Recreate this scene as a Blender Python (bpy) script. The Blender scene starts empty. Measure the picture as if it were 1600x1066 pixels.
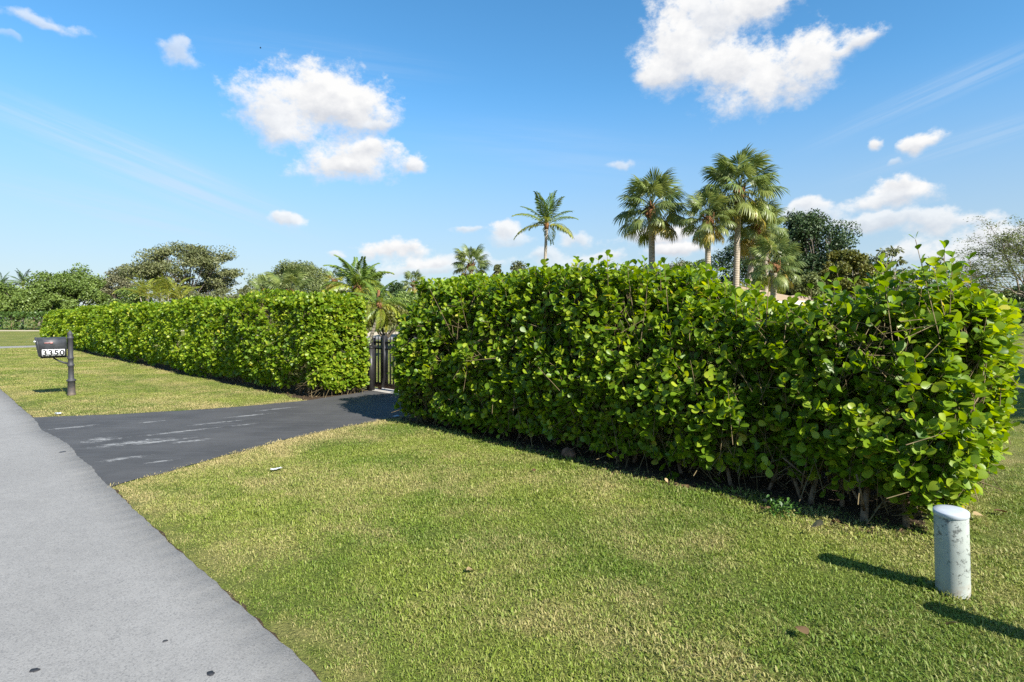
import bpy, math
import numpy as np
from mathutils import Vector, Matrix, Euler

rng = np.random.default_rng(7)
scene = bpy.context.scene
COL = scene.collection

# ------------------------------------------------------------------ camera, light, exposure
FPX, HOR, EYE = 900.0, 497.0, 1.6          # focal length in photo pixels, horizon row, eye height
cam_d = bpy.data.cameras.new("camera")
cam = bpy.data.objects.new("camera", cam_d)
COL.objects.link(cam)
cam.location = (0, 0, EYE)
cam.rotation_euler = (math.radians(90), 0, 0)
cam_d.sensor_width = 36.0
cam_d.lens = FPX / 1600 * 36.0
cam_d.shift_y = -(533 - HOR) / 1600
cam_d.clip_start = 0.05
cam_d.clip_end = 6000
scene.camera = cam

SUN_EL = math.radians(37)
TS = Vector((0.66 * math.cos(SUN_EL), -0.751 * math.cos(SUN_EL), math.sin(SUN_EL))).normalized()
sun_d = bpy.data.lights.new("sun", 'SUN')
sun_d.energy = 5.0
sun_d.angle = math.radians(0.53)
sun_d.color = (1.0, 0.955, 0.87)
sun = bpy.data.objects.new("sun", sun_d)
COL.objects.link(sun)
sun.rotation_euler = TS.to_track_quat('Z', 'Y').to_euler()

vs = scene.view_settings
vs.view_transform = 'Standard'
vs.look = 'None'
vs.gamma = 1.0
vs.exposure = 1.2
vs.use_curve_mapping = False
try:
    scene.cycles.use_denoising = False
    scene.cycles.denoiser = 'OPENIMAGEDENOISE'
    scene.cycles.denoising_input_passes = 'RGB_ALBEDO_NORMAL'
    scene.cycles.denoising_prefilter = 'ACCURATE'
    scene.cycles.use_adaptive_sampling = True
    scene.cycles.adaptive_threshold = 0.01
    scene.cycles.sample_clamp_indirect = 4.0
    scene.cycles.max_bounces = 8
    scene.cycles.diffuse_bounces = 3
    scene.cycles.glossy_bounces = 2
    scene.cycles.transmission_bounces = 4
    scene.cycles.transparent_max_bounces = 4
    scene.cycles.caustics_reflective = False
    scene.cycles.caustics_refractive = False
    scene.render.use_persistent_data = False
except Exception:
    pass


class NT:
    """small node-tree writer"""
    def __init__(self, tree):
        self.t = tree
        tree.nodes.clear()

    def n(self, typ, **kw):
        nd = self.t.nodes.new(typ)
        for k, v in kw.items():
            setattr(nd, k, v)
        return nd

    def put(self, sock, v):
        if v is None:
            return
        if isinstance(v, bpy.types.NodeSocket):
            self.t.links.new(v, sock)
        else:
            if isinstance(v, (tuple, list)) and sock.type == 'RGBA' and len(v) == 3:
                v = (*v, 1.0)
            sock.default_value = v

    def math(self, op, a, b=None, c=None, clamp=False):
        nd = self.n('ShaderNodeMath', operation=op, use_clamp=clamp)
        for s, v in zip(nd.inputs, (a, b, c)):
            self.put(s, v)
        return nd.outputs[0]

    def vmath(self, op, a, b=None, out=0):
        nd = self.n('ShaderNodeVectorMath', operation=op)
        self.put(nd.inputs[0], a)
        if b is not None:
            self.put(nd.inputs[3] if op == 'SCALE' else nd.inputs[1], b)
        return nd.outputs[out]

    def mix(self, fac, a, b, blend='MIX'):
        nd = self.n('ShaderNodeMix', data_type='RGBA', blend_type=blend, clamp_factor=True)
        self.put(nd.inputs[0], fac)
        self.put(nd.inputs[6], a)
        self.put(nd.inputs[7], b)
        return nd.outputs[2]

    def noise(self, vec, scale, detail=3.0, rough=0.55, dist=0.0, out=0):
        nd = self.n('ShaderNodeTexNoise')
        self.put(nd.inputs['Vector'], vec)
        nd.inputs['Scale'].default_value = scale
        nd.inputs['Detail'].default_value = detail
        nd.inputs['Roughness'].default_value = rough
        nd.inputs['Distortion'].default_value = dist
        return nd.outputs[out]

    def range(self, v, a, b, c=0.0, d=1.0, smooth=True):
        nd = self.n('ShaderNodeMapRange', interpolation_type='SMOOTHSTEP' if smooth else 'LINEAR')
        for s, x in zip(nd.inputs, (v, a, b, c, d)):
            self.put(s, x)
        return nd.outputs[0]

    def mapping(self, vec, loc=(0, 0, 0), rot=(0, 0, 0), scale=(1, 1, 1), typ='POINT'):
        nd = self.n('ShaderNodeMapping', vector_type=typ)
        self.put(nd.inputs[0], vec)
        nd.inputs[1].default_value = loc
        nd.inputs[2].default_value = rot
        nd.inputs[3].default_value = scale
        return nd.outputs[0]


# ------------------------------------------------------------------ sky with clouds
def px_dir(px, py):
    return Vector(((px - 800) / FPX, 1.0, (HOR - py) / FPX)).normalized()


def build_world():
    w = bpy.data.worlds.new("World")
    scene.world = w
    w.use_nodes = True
    t = NT(w.node_tree)
    sky = t.n('ShaderNodeTexSky', sky_type='NISHITA')
    sky.sun_disc = False
    sky.sun_elevation = SUN_EL
    sky.sun_rotation = math.atan2(TS.x, TS.y)
    sky.altitude = 0
    sky.air_density = 1.0
    sky.dust_density = 0.25
    sky.ozone_density = 3.0
    hs = t.n('ShaderNodeHueSaturation')
    hs.inputs['Hue'].default_value = .492
    hs.inputs['Saturation'].default_value = 1.24
    hs.inputs['Value'].default_value = 1.06
    t.put(hs.inputs['Color'], sky.outputs[0])
    tc = t.n('ShaderNodeTexCoord')
    v = t.vmath('NORMALIZE', tc.outputs['Generated'])
    # (px, py, half width, half height, roll degrees, opacity) of the cloud masses
    blobs = [
        (505, 158, 100, 62, 0, 1), (440, 188, 80, 42, 25, .95), (560, 165, 52, 48, 0, 1), (582, 196, 32, 11, 0, .9),
        (545, 255, 92, 28, -3, 1), (640, 262, 26, 15, 0, .95), (575, 240, 60, 20, 0, 1),
        (1062, 72, 76, 72, 20, 1), (1030, 110, 52, 40, 0, 1), (1185, 12, 78, 30, -8, 1), (1110, 30, 60, 50, 0, .95), (1130, 105, 60, 42, 0, 1), (1300, 86, 60, 24, -14, 1),
        (1205, 122, 98, 50, -14, 1), (1265, 96, 70, 40, -15, 1), (1330, 72, 56, 15, -10, .95), 
        (1440, 222, 58, 16, -10, 1), (1360, 227, 17, 14, 0, 1), (1394, 257, 16, 6, 0, .4),
        (1410, 300, 66, 22, -4, 1), (1385, 312, 72, 14, 0, .9), (1265, 322, 36, 14, 0, .9), (1265, 336, 55, 18, 0, .6),
        (1380, 348, 100, 15, 0, .75), (1480, 352, 80, 18, 0, .8), (1560, 372, 110, 30, 0, .9), (1510, 398, 150, 36, 0, .8),
        (1030, 370, 95, 15, -3, 1), (1065, 391, 60, 13, 0, 1), (968, 262, 18, 10, 0, .55),
        (70, 39, 70, 12, 2, .6), (277, 85, 42, 17, 4, .6), (20, 60, 30, 8, 0, .3),
        (443, 342, 32, 12, 8, .85), (618, 390, 64, 16, 2, 1), (672, 414, 66, 16, -4, .95), (930, 405, 60, 12, 0, .7), (740, 405, 60, 10, 0, .6), (527, 397, 20, 8, 0, .7),
        (660, 424, 90, 9, 0, .5), (792, 357, 36, 17, -4, .9), (728, 361, 26, 8, 0, .65), (800, 372, 40, 12, 0, .5), (896, 374, 24, 15, 0, .7),
        (852, 402, 48, 14, 0, .6), (880, 414, 70, 9, 0, .4), (960, 420, 130, 12, 0, .35),
        # clouds over the rest of the dome
        (-900, 200, 300, 60, 0, .9), (-500, 330, 200, 40, 0, .8), (2300, 150, 260, 90, 0, .9), (2000, 330, 220, 50, 0, .8),
    ]
    dirs = [(px_dir(b[0], b[1]), b[2], b[3], b[4], b[5], (b[0], b[1])) for b in blobs]
    r2 = np.random.default_rng(3)
    for _ in range(12):     # behind the viewer
        az, el = r2.uniform(2.2, 4.1) , r2.uniform(.12, .8)
        d = Vector((math.sin(az) * math.cos(el), math.cos(az) * math.cos(el), math.sin(el)))
        dirs.append((d, r2.uniform(60, 150), r2.uniform(25, 50), 0, .9, None))
    wob = t.noise(v, 16.0, 3.0, .55, out=1)
    wob = t.vmath('SCALE', t.vmath('SUBTRACT', wob, (.5, .5, .5)), .05)
    vw = t.vmath('ADD', v, wob)
    D, S, O = None, None, None
    for d, a, b, roll, op, p in dirs:
        if p is None:
            sc = 1.0
        else:
            sc = d.y                      # pixels per radian grow off-axis
        up = Vector((0, 0, 1))
        r = d.cross(up).normalized()
        u = r.cross(d).normalized()
        ang = math.radians(-roll) * 1.0
        rr = r * math.cos(ang) + u * math.sin(ang)
        uu = u * math.cos(ang) - r * math.sin(ang)
        M = Matrix((rr, uu, -d)).transposed()
        e = M.to_euler()
        sa = a / FPX * sc * (sc if p is not None else 1)
        sb = b / FPX * sc
        q = t.mapping(vw, loc=d, rot=e, scale=(sa * 1.25, sb * 1.25, .05), typ='TEXTURE')
        k = t.math('SUBTRACT', 1.0, t.vmath('LENGTH', q, out=1))
        sep = t.n('ShaderNodeSeparateXYZ')
        t.put(sep.inputs[0], q)
        y = sep.outputs[1]
        wgt = t.math('POWER', 500.0, k)
        ys = t.math('MULTIPLY', wgt, y); os_ = t.math('MULTIPLY', wgt, op)
        if D is None:
            D, S, O = wgt, ys, os_
        else:
            D = t.math('ADD', D, wgt); S = t.math('ADD', S, ys); O = t.math('ADD', O, os_)
    D = t.math('ADD', D, 1e-18)
    S = t.math('DIVIDE', S, D)
    O = t.math('DIVIDE', O, D)
    D = t.math('SUBTRACT', t.math('LOGARITHM', D, 500.0), .08)
    sq = t.mapping(v, scale=(1, 1, 1.35))
    n1 = t.noise(sq, 17.0, 11.0, .64)
    n1b = t.noise(t.vmath('ADD', sq, (.010, -.004, .018)), 17.0, 6.0, .55)
    n2 = t.noise(sq, 52.0, 7.0, .70)
    dens = t.math('ADD', D, t.math('MULTIPLY', t.math('SUBTRACT', n1, .46), 1.7))
    dens = t.math('ADD', dens, t.math('MULTIPLY', t.math('SUBTRACT', n2, .5), .6))
    soft = t.range(S, -.9, .5, .85, .5)        # flat dissolving bases, crisper tops
    alpha = t.range(dens, .06, t.math('ADD', .06, soft))
    alpha = t.math('MULTIPLY', alpha, O)
    lit = t.range(S, -.75, .55, 0.0, 1.0)
    emb = t.math('MULTIPLY', t.math('SUBTRACT', n1, n1b), 2.2)
    lit = t.math('ADD', lit, emb, clamp=True)
    thin = t.range(dens, .1, .75, .35, 0.0)
    lit = t.math('ADD', lit, thin, clamp=True)
    ccol = t.mix(lit, (3.35, 3.48, 3.75), (4.8, 4.8, 4.78))
    # thin high veils, streaked along their length
    sepv = t.n('ShaderNodeSeparateXYZ')
    t.put(sepv.inputs[0], v)
    veil = None
    for px, py, a, b, roll, op in [(230, 262, 420, 52, -17.5, .55), (180, 330, 300, 40, -9, .3), (1470, 140, 330, 30, 17, .28), (1500, 225, 300, 26, 12, .22), (860, 235, 300, 60, -6, .12), (520, 90, 300, 40, 0, .10)]:
        d = px_dir(px, py)
        r = d.cross(Vector((0, 0, 1))).normalized(); u = r.cross(d).normalized(); ang = math.radians(roll)
        Mx = Matrix((r * math.cos(ang) + u * math.sin(ang), u * math.cos(ang) - r * math.sin(ang), -d)).transposed()
        q = t.mapping(v, loc=d, rot=Mx.to_euler(), scale=(a / FPX * d.y ** 2, b / FPX * d.y, .6), typ='TEXTURE')
        k = t.range(t.math('SUBTRACT', 1.0, t.vmath('LENGTH', q, out=1)), .0, .8)
        st = t.noise(t.mapping(q, scale=(.55, 2.0, 1.)), 1.5, 7.0, .62, .3)
        k = t.math('MULTIPLY', k, t.math('MULTIPLY', t.range(st, .30, .75), op))
        veil = k if veil is None else t.math('MAXIMUM', veil, k)
    low = t.range(sepv.outputs[2], .0, .38, .72, 0.0)    # milky air towards the horizon
    skyc = t.vmath('SCALE', hs.outputs[0], t.range(sepv.outputs[2], .0, .36, .60, 1.0))
    base = t.mix(veil, skyc, (3.7, 4.1, 4.6))
    base = t.mix(low, base, (2.75, 3.3, 3.95))
    fin = t.mix(alpha, base, ccol)
    bg = t.n('ShaderNodeBackground')
    t.put(bg.inputs[0], fin)
    bg.inputs[1].default_value = 0.09
    out = t.n('ShaderNodeOutputWorld')
    t.t.links.new(bg.outputs[0], out.inputs[0])
    w.cycles.sampling_method = 'MANUAL'
    w.cycles.sample_map_resolution = 512


build_world()

# ------------------------------------------------------------------ place frame: s runs along the road (away, left), t runs from the road to the plots
U = np.array((-0.714, 0.700)); U = U / np.linalg.norm(U)
N = np.array((U[1], -U[0]))


def ST(s, t):
    s = np.asarray(s, float); t = np.asarray(t, float)
    return s * U[0] + t * N[0], s * U[1] + t * N[1]


def st3(P):
    """(s,t,z) rows to world rows"""
    P = np.asarray(P, float)
    x, y = ST(P[..., 0], P[..., 1])
    return np.stack([x, y, P[..., 2]], -1)


def gp(px, py, z=0.0):
    Y = (EYE - z) * FPX / (py - HOR)
    return np.array(((px - 800) / FPX * Y, Y, z))


def at(px, py, Y):
    return np.array(((px - 800) / FPX * Y, Y, EYE + (HOR - py) * Y / FPX))


# ------------------------------------------------------------------ mesh helpers
def new_mesh(name, V, faces, mats=None, smooth=False, attrs=None, fmat=None):
    V = np.asarray(V, np.float32).reshape(-1, 3)
    if not isinstance(faces, (list, tuple)):
        faces = [faces]
    faces = [np.asarray(f, np.int32) for f in faces if len(f)]
    me = bpy.data.meshes.new(name)
    me.vertices.add(len(V))
    me.vertices.foreach_set('co', V.ravel())
    li = np.concatenate([f.ravel() for f in faces])
    tot = np.concatenate([np.full(len(f), f.shape[1], np.int32) for f in faces])
    start = np.concatenate([[0], np.cumsum(tot)[:-1]]).astype(np.int32)
    me.loops.add(len(li))
    me.loops.foreach_set('vertex_index', li)
    me.polygons.add(len(tot))
    me.polygons.foreach_set('loop_start', start)
    me.polygons.foreach_set('loop_total', tot)
    if smooth:
        me.polygons.foreach_set('use_smooth', np.ones(len(tot), bool))
    if fmat is not None:
        me.polygons.foreach_set('material_index', np.asarray(fmat, np.int32))
    for k, a in (attrs or {}).items():
        at_ = me.attributes.new(k, 'FLOAT', 'POINT')
        at_.data.foreach_set('value', np.asarray(a, np.float32))
    for m in (mats if isinstance(mats, (list, tuple)) else [mats] if mats else []):
        me.materials.append(m)
    me.update(calc_edges=True)
    me.validate()
    return me


def link(name, me, parent=None):
    o = bpy.data.objects.new(name, me)
    COL.objects.link(o)
    if parent is not None:
        o.parent = parent
    return o


def obj(name, V, F, mat, parent=None, smooth=False, attrs=None):
    return link(name, new_mesh(name, V, F, mat, smooth, attrs), parent)


def tag(o, label=None, cat=None, group=None, kind=None):
    if label: o['label'] = label
    if cat: o['category'] = cat
    if group: o['group'] = group
    if kind: o['kind'] = kind
    return o


def thing(name, label, cat, loc=(0, 0, 0), rz=0.0, group=None):
    o = bpy.data.objects.new(name, None)
    COL.objects.link(o)
    o.location = [float(c) for c in loc]
    o.rotation_euler = (0, 0, rz)
    o.empty_display_size = .2
    return tag(o, label, cat, group)


class MB:
    """collects shapes into one mesh"""
    def __init__(self):
        self.V, self.F3, self.F4, self.n = [], [], [], 0

    def add(self, V, F):
        V = np.asarray(V, float).reshape(-1, 3)
        for f in F:
            f = np.asarray(f, int)
            if len(f) == 0: continue
            (self.F3 if f.shape[1] == 3 else self.F4).append(f + self.n)
        self.V.append(V); self.n += len(V)
        return self

    def box(self, c, size, R=None):
        h = np.asarray(size, float) / 2
        V = np.array([[x, y, z] for x in (-1, 1) for y in (-1, 1) for z in (-1, 1)], float) * h
        if R is not None: V = V @ np.asarray(R).T
        return self.add(V + np.asarray(c), [np.array([[0, 1, 3, 2], [4, 6, 7, 5], [0, 4, 5, 1], [2, 3, 7, 6], [0, 2, 6, 4], [1, 5, 7, 3]])])

    def tube(self, pts, rad, sides=8, caps=True):
        V, F = tube(pts, rad, sides, caps)
        return self.add(V, F)

    def lathe(self, prof, sides=20, c=(0, 0, 0)):
        """prof rows (radius, z)"""
        prof = np.asarray(prof, float)
        a = np.linspace(0, 2 * np.pi, sides, endpoint=False)
        V = np.stack([np.outer(prof[:, 0], np.cos(a)), np.outer(prof[:, 0], np.sin(a)), np.repeat(prof[:, 1:2], sides, 1)], -1).reshape(-1, 3)
        k = len(prof)
        F = [[i * sides + j, i * sides + (j + 1) % sides, (i + 1) * sides + (j + 1) % sides, (i + 1) * sides + j] for i in range(k - 1) for j in range(sides)]
        return self.add(V + np.asarray(c), [np.array(F)])

    def build(self, name, mat, parent=None, smooth=False, attrs=None):
        F = []
        if self.F3: F.append(np.concatenate(self.F3))
        if self.F4: F.append(np.concatenate(self.F4))
        return obj(name, np.concatenate(self.V), F, mat, parent, smooth, attrs)


def tube(pts, rad, sides=8, caps=True):
    P = np.asarray(pts, float)
    k = len(P)
    rad = np.broadcast_to(np.asarray(rad, float), (k,))
    T = np.gradient(P, axis=0)
    T /= np.linalg.norm(T, axis=1, keepdims=True) + 1e-9
    ref = np.array((0, 0, 1.)) if abs(T[0, 2]) < .9 else np.array((1., 0, 0))
    a = np.linspace(0, 2 * np.pi, sides, endpoint=False)
    V = []
    for i in range(k):
        x = np.cross(T[i], ref); x /= np.linalg.norm(x) + 1e-9
        y = np.cross(T[i], x)
        V.append(P[i] + rad[i] * (np.outer(np.cos(a), x) + np.outer(np.sin(a), y)))
    V = np.concatenate(V)
    F4 = np.array([[i * sides + j, i * sides + (j + 1) % sides, (i + 1) * sides + (j + 1) % sides, (i + 1) * sides + j] for i in range(k - 1) for j in range(sides)])
    F = [F4]
    if caps:
        V = np.vstack([V, P[:1], P[-1:]])
        b = k * sides
        F.append(np.array([[b, (j + 1) % sides, j] for j in range(sides)] + [[b + 1, (k - 1) * sides + j, (k - 1) * sides + (j + 1) % sides] for j in range(sides)]))
    return V, F


def unit(a):
    return a / (np.linalg.norm(a, axis=-1, keepdims=True) + 1e-9)


_ph = np.random.default_rng(11)
_K = unit(_ph.normal(size=(24, 3))) * np.repeat(np.array((1., 1.9, 3.6, 6.5)), 6)[:, None]
_P = _ph.uniform(0, 6.28, 24)
_A = np.repeat(np.array((1., .6, .36, .2)), 6)


def lump(p, freq=1.0, seed=0):
    """smooth 3D noise, about -1..1"""
    p = np.asarray(p) * freq + seed * 17.3
    return (np.sin(p @ _K.T + _P) * _A).sum(-1) / 3.4


# ------------------------------------------------------------------ materials
def mat_new(name):
    m = bpy.data.materials.new(name)
    m.use_nodes = True
    return m, NT(m.node_tree)


def bsdf_out(t, col, rough=.6, spec=.4, normal=None, coat=None, metallic=0.0):
    b = t.n('ShaderNodeBsdfPrincipled')
    t.put(b.inputs['Base Color'], col)
    t.put(b.inputs['Roughness'], rough)
    t.put(b.inputs['Specular IOR Level'], spec)
    t.put(b.inputs['Metallic'], metallic)
    if normal is not None: t.put(b.inputs['Normal'], normal)
    o = t.n('ShaderNodeOutputMaterial')
    t.t.links.new(b.outputs[0], o.inputs[0])
    return b


def bump(t, h, strength=.3, dist=.02):
    b = t.n('ShaderNodeBump')
    b.inputs['Strength'].default_value = strength
    b.inputs['Distance'].default_value = dist
    t.put(b.inputs['Height'], h)
    return b.outputs[0]


def world_pos(t):
    return t.n('ShaderNodeNewGeometry').outputs['Position']


def leaf_mat(name, dark, mid, light, trans=.3, rough=.4, spec=.5, tcol=None, use_obj=False, tint=False, old=None):
    """foliage: colour from the per-leaf 'var' value, thin translucent blade"""
    m, t = mat_new(name)
    if use_obj:
        fac = t.n('ShaderNodeObjectInfo').outputs['Random']
    else:
        a = t.n('ShaderNodeAttribute', attribute_name='var')
        fac = a.outputs['Fac']
    cr = t.n('ShaderNodeValToRGB')
    e = cr.color_ramp.elements
    e[0].position = 0.0; e[0].color = (*dark, 1)
    e[1].position = 1.0; e[1].color = (*light, 1)
    x = cr.color_ramp.elements.new(.5); x.color = (*mid, 1)
    if old:
        x = cr.color_ramp.elements.new(.93); x.color = (*light, 1)
        e[len(e) - 1].color = (*old, 1)
    t.put(cr.inputs[0], fac)
    col = cr.outputs[0]
    if tint:
        oi = t.n('ShaderNodeObjectInfo')
        col = t.mix(1.0, col, oi.outputs['Color'], 'MULTIPLY')
    nz = t.noise(world_pos(t), 2.2, 2.0)
    col = t.mix(t.range(nz, .3, .7, .0, .28), col, t.mix(.5, col, dark), 'MIX')
    b = t.n('ShaderNodeBsdfPrincipled')
    t.put(b.inputs['Base Color'], col)
    b.inputs['Roughness'].default_value = rough
    b.inputs['Specular IOR Level'].default_value = spec
    tr = t.n('ShaderNodeBsdfTranslucent')
    hs = t.n('ShaderNodeHueSaturation')
    hs.inputs['Hue'].default_value = .485
    hs.inputs['Saturation'].default_value = 1.1
    hs.inputs['Value'].default_value = 1.5
    t.put(hs.inputs['Color'], col)
    t.put(tr.inputs[0], hs.outputs[0])
    mx = t.n('ShaderNodeMixShader')
    mx.inputs[0].default_value = trans
    t.t.links.new(b.outputs[0], mx.inputs[1]); t.t.links.new(tr.outputs[0], mx.inputs[2])
    o = t.n('ShaderNodeOutputMaterial')
    t.t.links.new(mx.outputs[0], o.inputs[0])
    return m


def plain_mat(name, col, rough=.5, spec=.4, var=.15, scale=8.0, metallic=0.0, bumps=0.0):
    m, t = mat_new(name)
    p = t.n('ShaderNodeTexCoord').outputs['Object']
    nz = t.noise(p, scale, 5.0, .6)
    c = t.mix(t.range(nz, .3, .7), [x * (1 - var) for x in col], [min(1, x * (1 + var)) for x in col])
    nn = bump(t, t.noise(p, scale * 9, 3.0), bumps, .004) if bumps else None
    bsdf_out(t, c, rough, spec, nn, metallic=metallic)
    return m


def lawn_colours(t, pos):
    """patchy turf colour shared by ground and blades"""
    a = t.noise(pos, .55, 5.0, .6, .3)
    b = t.noise(pos, 2.6, 5.0, .65)
    c = t.noise(t.vmath('ADD', pos, (31., 7., 0.)), .9, 5.0, .62, .3)
    dry = t.math('ADD', t.range(c, .40, .68, 0, .64), t.math('MULTIPLY', t.range(b, .46, .74), .36), clamp=True)
    return t.range(a, .38, .62), dry


M = {}


def build_materials():
    # turf under the blades
    m, t = mat_new('turf'); pos = world_pos(t)
    g, dry = lawn_colours(t, pos)
    col = t.mix(g, (.098, .138, .022), (.165, .195, .036))
    col = t.mix(dry, col, (.31, .26, .10))
    fine = t.noise(pos, 42.0, 4.0, .7)
    col = t.mix(t.range(fine, .3, .62, .75, 0.0), col, (.030, .036, .010))
    n = bump(t, t.noise(pos, 60.0, 4.0, .7), .9, .03)
    bsdf_out(t, col, .9, .1, n)
    M['turf'] = m
    # grass blades
    m, t = mat_new('grass_blade'); pos = world_pos(t)
    g, dry = lawn_colours(t, pos)
    at_ = t.n('ShaderNodeAttribute', attribute_name='var').outputs['Fac']
    rnd = t.n('ShaderNodeObjectInfo').outputs['Random']
    col = t.mix(g, (.122, .192, .021), (.235, .288, .040))
    col = t.mix(t.math('MULTIPLY', rnd, .45), col, (.135, .20, .026))
    fr = t.n('ShaderNodeAttribute', attribute_name='dry', attribute_type='INSTANCER').outputs['Fac']
    dv = t.math('ADD', t.math('ADD', t.math('MULTIPLY', dry, .85), fr), t.math('SUBTRACT', t.math('MULTIPLY', at_, .75), .42), clamp=True)
    col = t.mix(dv, col, (.46, .37, .17))
    b = t.n('ShaderNodeBsdfPrincipled')
    t.put(b.inputs['Base Color'], col); b.inputs['Roughness'].default_value = .55; b.inputs['Specular IOR Level'].default_value = .3
    tr = t.n('ShaderNodeBsdfTranslucent'); t.put(tr.inputs[0], t.mix(.35, col, (.36, .42, .05)))
    mx = t.n('ShaderNodeMixShader'); mx.inputs[0].default_value = .32
    t.t.links.new(b.outputs[0], mx.inputs[1]); t.t.links.new(tr.outputs[0], mx.inputs[2])
    o = t.n('ShaderNodeOutputMaterial'); t.t.links.new(mx.outputs[0], o.inputs[0])
    M['blade'] = m
    # weathered light grey road asphalt
    m, t = mat_new('road_asphalt'); pos = world_pos(t)
    big = t.noise(pos, .7, 4.0, .6)
    mid = t.noise(pos, 9.0, 4.0, .6)
    vor = t.n('ShaderNodeTexVoronoi'); t.put(vor.inputs['Vector'], pos); vor.inputs['Scale'].default_value = 130.0
    sv = t.n('ShaderNodeSeparateColor'); t.put(sv.inputs[0], vor.outputs['Color'])
    fine = t.noise(pos, 210.0, 2.0, .6)
    col = t.mix(t.range(big, .3, .7), (.205, .200, .190), (.244, .238, .226))
    col = t.mix(t.range(mid, .35, .7, 0, .25), col, (.135, .133, .13))
    col = t.mix(t.range(sv.outputs[0], .0, 1., 0, .30), col, (.30, .293, .282))
    col = t.mix(t.range(sv.outputs[1], .74, .98, 0, .5), col, (.105, .104, .104))
    col = t.mix(t.range(fine, .52, .68, 0, .45), col, (.11, .11, .112))
    # long soft wear bands and faint dark drips
    spot = t.noise(pos, 2.1, 2.0, .4)
    col = t.mix(t.range(spot, .70, .78, 0, .5), col, (.10, .10, .102))
    bsdf_out(t, col, .9, .2, bump(t, t.noise(pos, 120.0, 3.0, .7), .35, .006))
    M['road'] = m
    # sealed black driveway with pale scuffs
    m, t = mat_new('driveway_seal'); pos = world_pos(t)
    along = t.mapping(pos, rot=(0, 0, math.radians(-45.6)), scale=(.8, 6.5, 1))
    streak = t.noise(along, 1.7, 6.0, .62, .5)
    broad = t.noise(pos, 1.1, 4.0, .6)
    fine = t.noise(pos, 160.0, 2.0, .6)
    col = t.mix(t.range(broad, .3, .7), (.043, .041, .039), (.064, .061, .058))
    col = t.mix(t.range(streak, .45, .75, 0, .5), col, (.088, .088, .088))
    col = t.mix(t.range(fine, .5, .7, 0, .35), col, (.085, .086, .09))
    scuffs = [(205, 693, .55, .20), (255, 690, .5, .10), (275, 676, .75, .08), (190, 718, .32, .11), (340, 661, .5, .08), (390, 650, .5, .09), (385, 664, .25, .07), (155, 688, .32, .24), (300, 690, .4, .1), (118, 668, .4, .1), (430, 640, .5, .08), (250, 722, .25, .06), (235, 660, .3, .06)]
    msk = None
    for px, py, a, b_ in scuffs:
        g3 = gp(px, py)
        q = t.mapping(pos, loc=tuple(g3), rot=(0, 0, math.radians(math.degrees(math.atan2(N[1], N[0])) - 6)), scale=(a, b_, 10.), typ='TEXTURE')
        k = t.math('SUBTRACT', 1.0, t.vmath('LENGTH', q, out=1))
        msk = k if msk is None else t.math('MAXIMUM', msk, k)
    tear = t.noise(t.mapping(pos, rot=(0, 0, math.radians(-45.6)), scale=(.9, 2.6, 1)), 5.0, 8.0, .74, 1.2)
    grit = t.noise(pos, 70.0, 3.0, .7)
    s = t.math('ADD', t.math('MULTIPLY', msk, .60), t.math('MULTIPLY', t.math('SUBTRACT', tear, .52), 2.6))
    s = t.math('ADD', s, t.math('MULTIPLY', t.math('SUBTRACT', grit, .5), .9))
    s = t.math('MULTIPLY', t.range(s, .12, .62), t.range(msk, -.05, .25))
    col = t.mix(t.math('MULTIPLY', s, .6), col, (.36, .36, .35))
    bsdf_out(t, col, .72, .35, bump(t, fine, .35, .003))
    M['drive'] = m
    # soil
    m, t = mat_new('soil'); pos = world_pos(t)
    col = t.mix(t.noise(pos, 7.0, 5.0, .7), (.030, .021, .013), (.085, .060, .038))
    col = t.mix(t.range(t.noise(pos, 30.0, 3.0, .7), .58, .7, 0, .6), col, (.13, .10, .06))
    bsdf_out(t, col, .95, .1, bump(t, t.noise(pos, 40.0, 4.0), .9, .03))
    M['soil'] = m
    M['concrete'] = plain_mat('concrete', (.36, .34, .31), .9, .2, .15, 3.0)
    M['sand_path'] = plain_mat('sand_path', (.42, .36, .26), .95, .1, .12, 1.0)
    # clusia leaves (glossy, bright yellow-green shoots)
    M['hedge_leaf'] = leaf_mat('hedge_leaf', (.047, .112, .009), (.160, .256, .014), (.360, .415, .034), .42, .40, .32, old=(.46, .42, .06))
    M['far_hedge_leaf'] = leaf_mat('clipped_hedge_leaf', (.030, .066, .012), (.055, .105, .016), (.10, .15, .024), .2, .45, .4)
    M['twig'] = plain_mat('twig_bark', (.13, .10, .05), .8, .2, .35, 14.0)
    M['stem'] = plain_mat('stem_bark', (.19, .135, .085), .85, .2, .35, 22.0, bumps=.5)
    M['bark'] = plain_mat('tree_bark', (.14, .115, .09), .9, .15, .3, 6.0, bumps=.5)
    M['pale_bark'] = plain_mat('pale_bark', (.30, .27, .22), .9, .15, .25, 6.0, bumps=.5)
    # palm trunk: rings
    m, t = mat_new('palm_trunk'); oc = t.n('ShaderNodeTexCoord').outputs['Object']
    w = t.n('ShaderNodeTexWave', bands_direction='Z'); t.put(w.inputs[0], oc); w.inputs['Scale'].default_value = 3.4; w.inputs['Distortion'].default_value = 2.5; w.inputs['Detail'].default_value = 3.0
    col = t.mix(w.outputs['Fac'], (.25, .205, .155), (.40, .345, .27))
    col = t.mix(t.range(t.noise(oc, 5.0, 5.0), .45, .7, 0, .5), col, (.20, .17, .135))
    bsdf_out(t, col, .9, .15, bump(t, w.outputs['Fac'], .5, .02))
    M['palm_trunk'] = m
    M['palm_boot'] = plain_mat('palm_boots', (.17, .085, .040), .95, .1, .5, 16.0, bumps=.8)
    M['sabal'] = leaf_mat('fan_frond', (.078, .125, .038), (.130, .182, .056), (.200, .240, .086), .32, .42, .5, tint=True)
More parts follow.
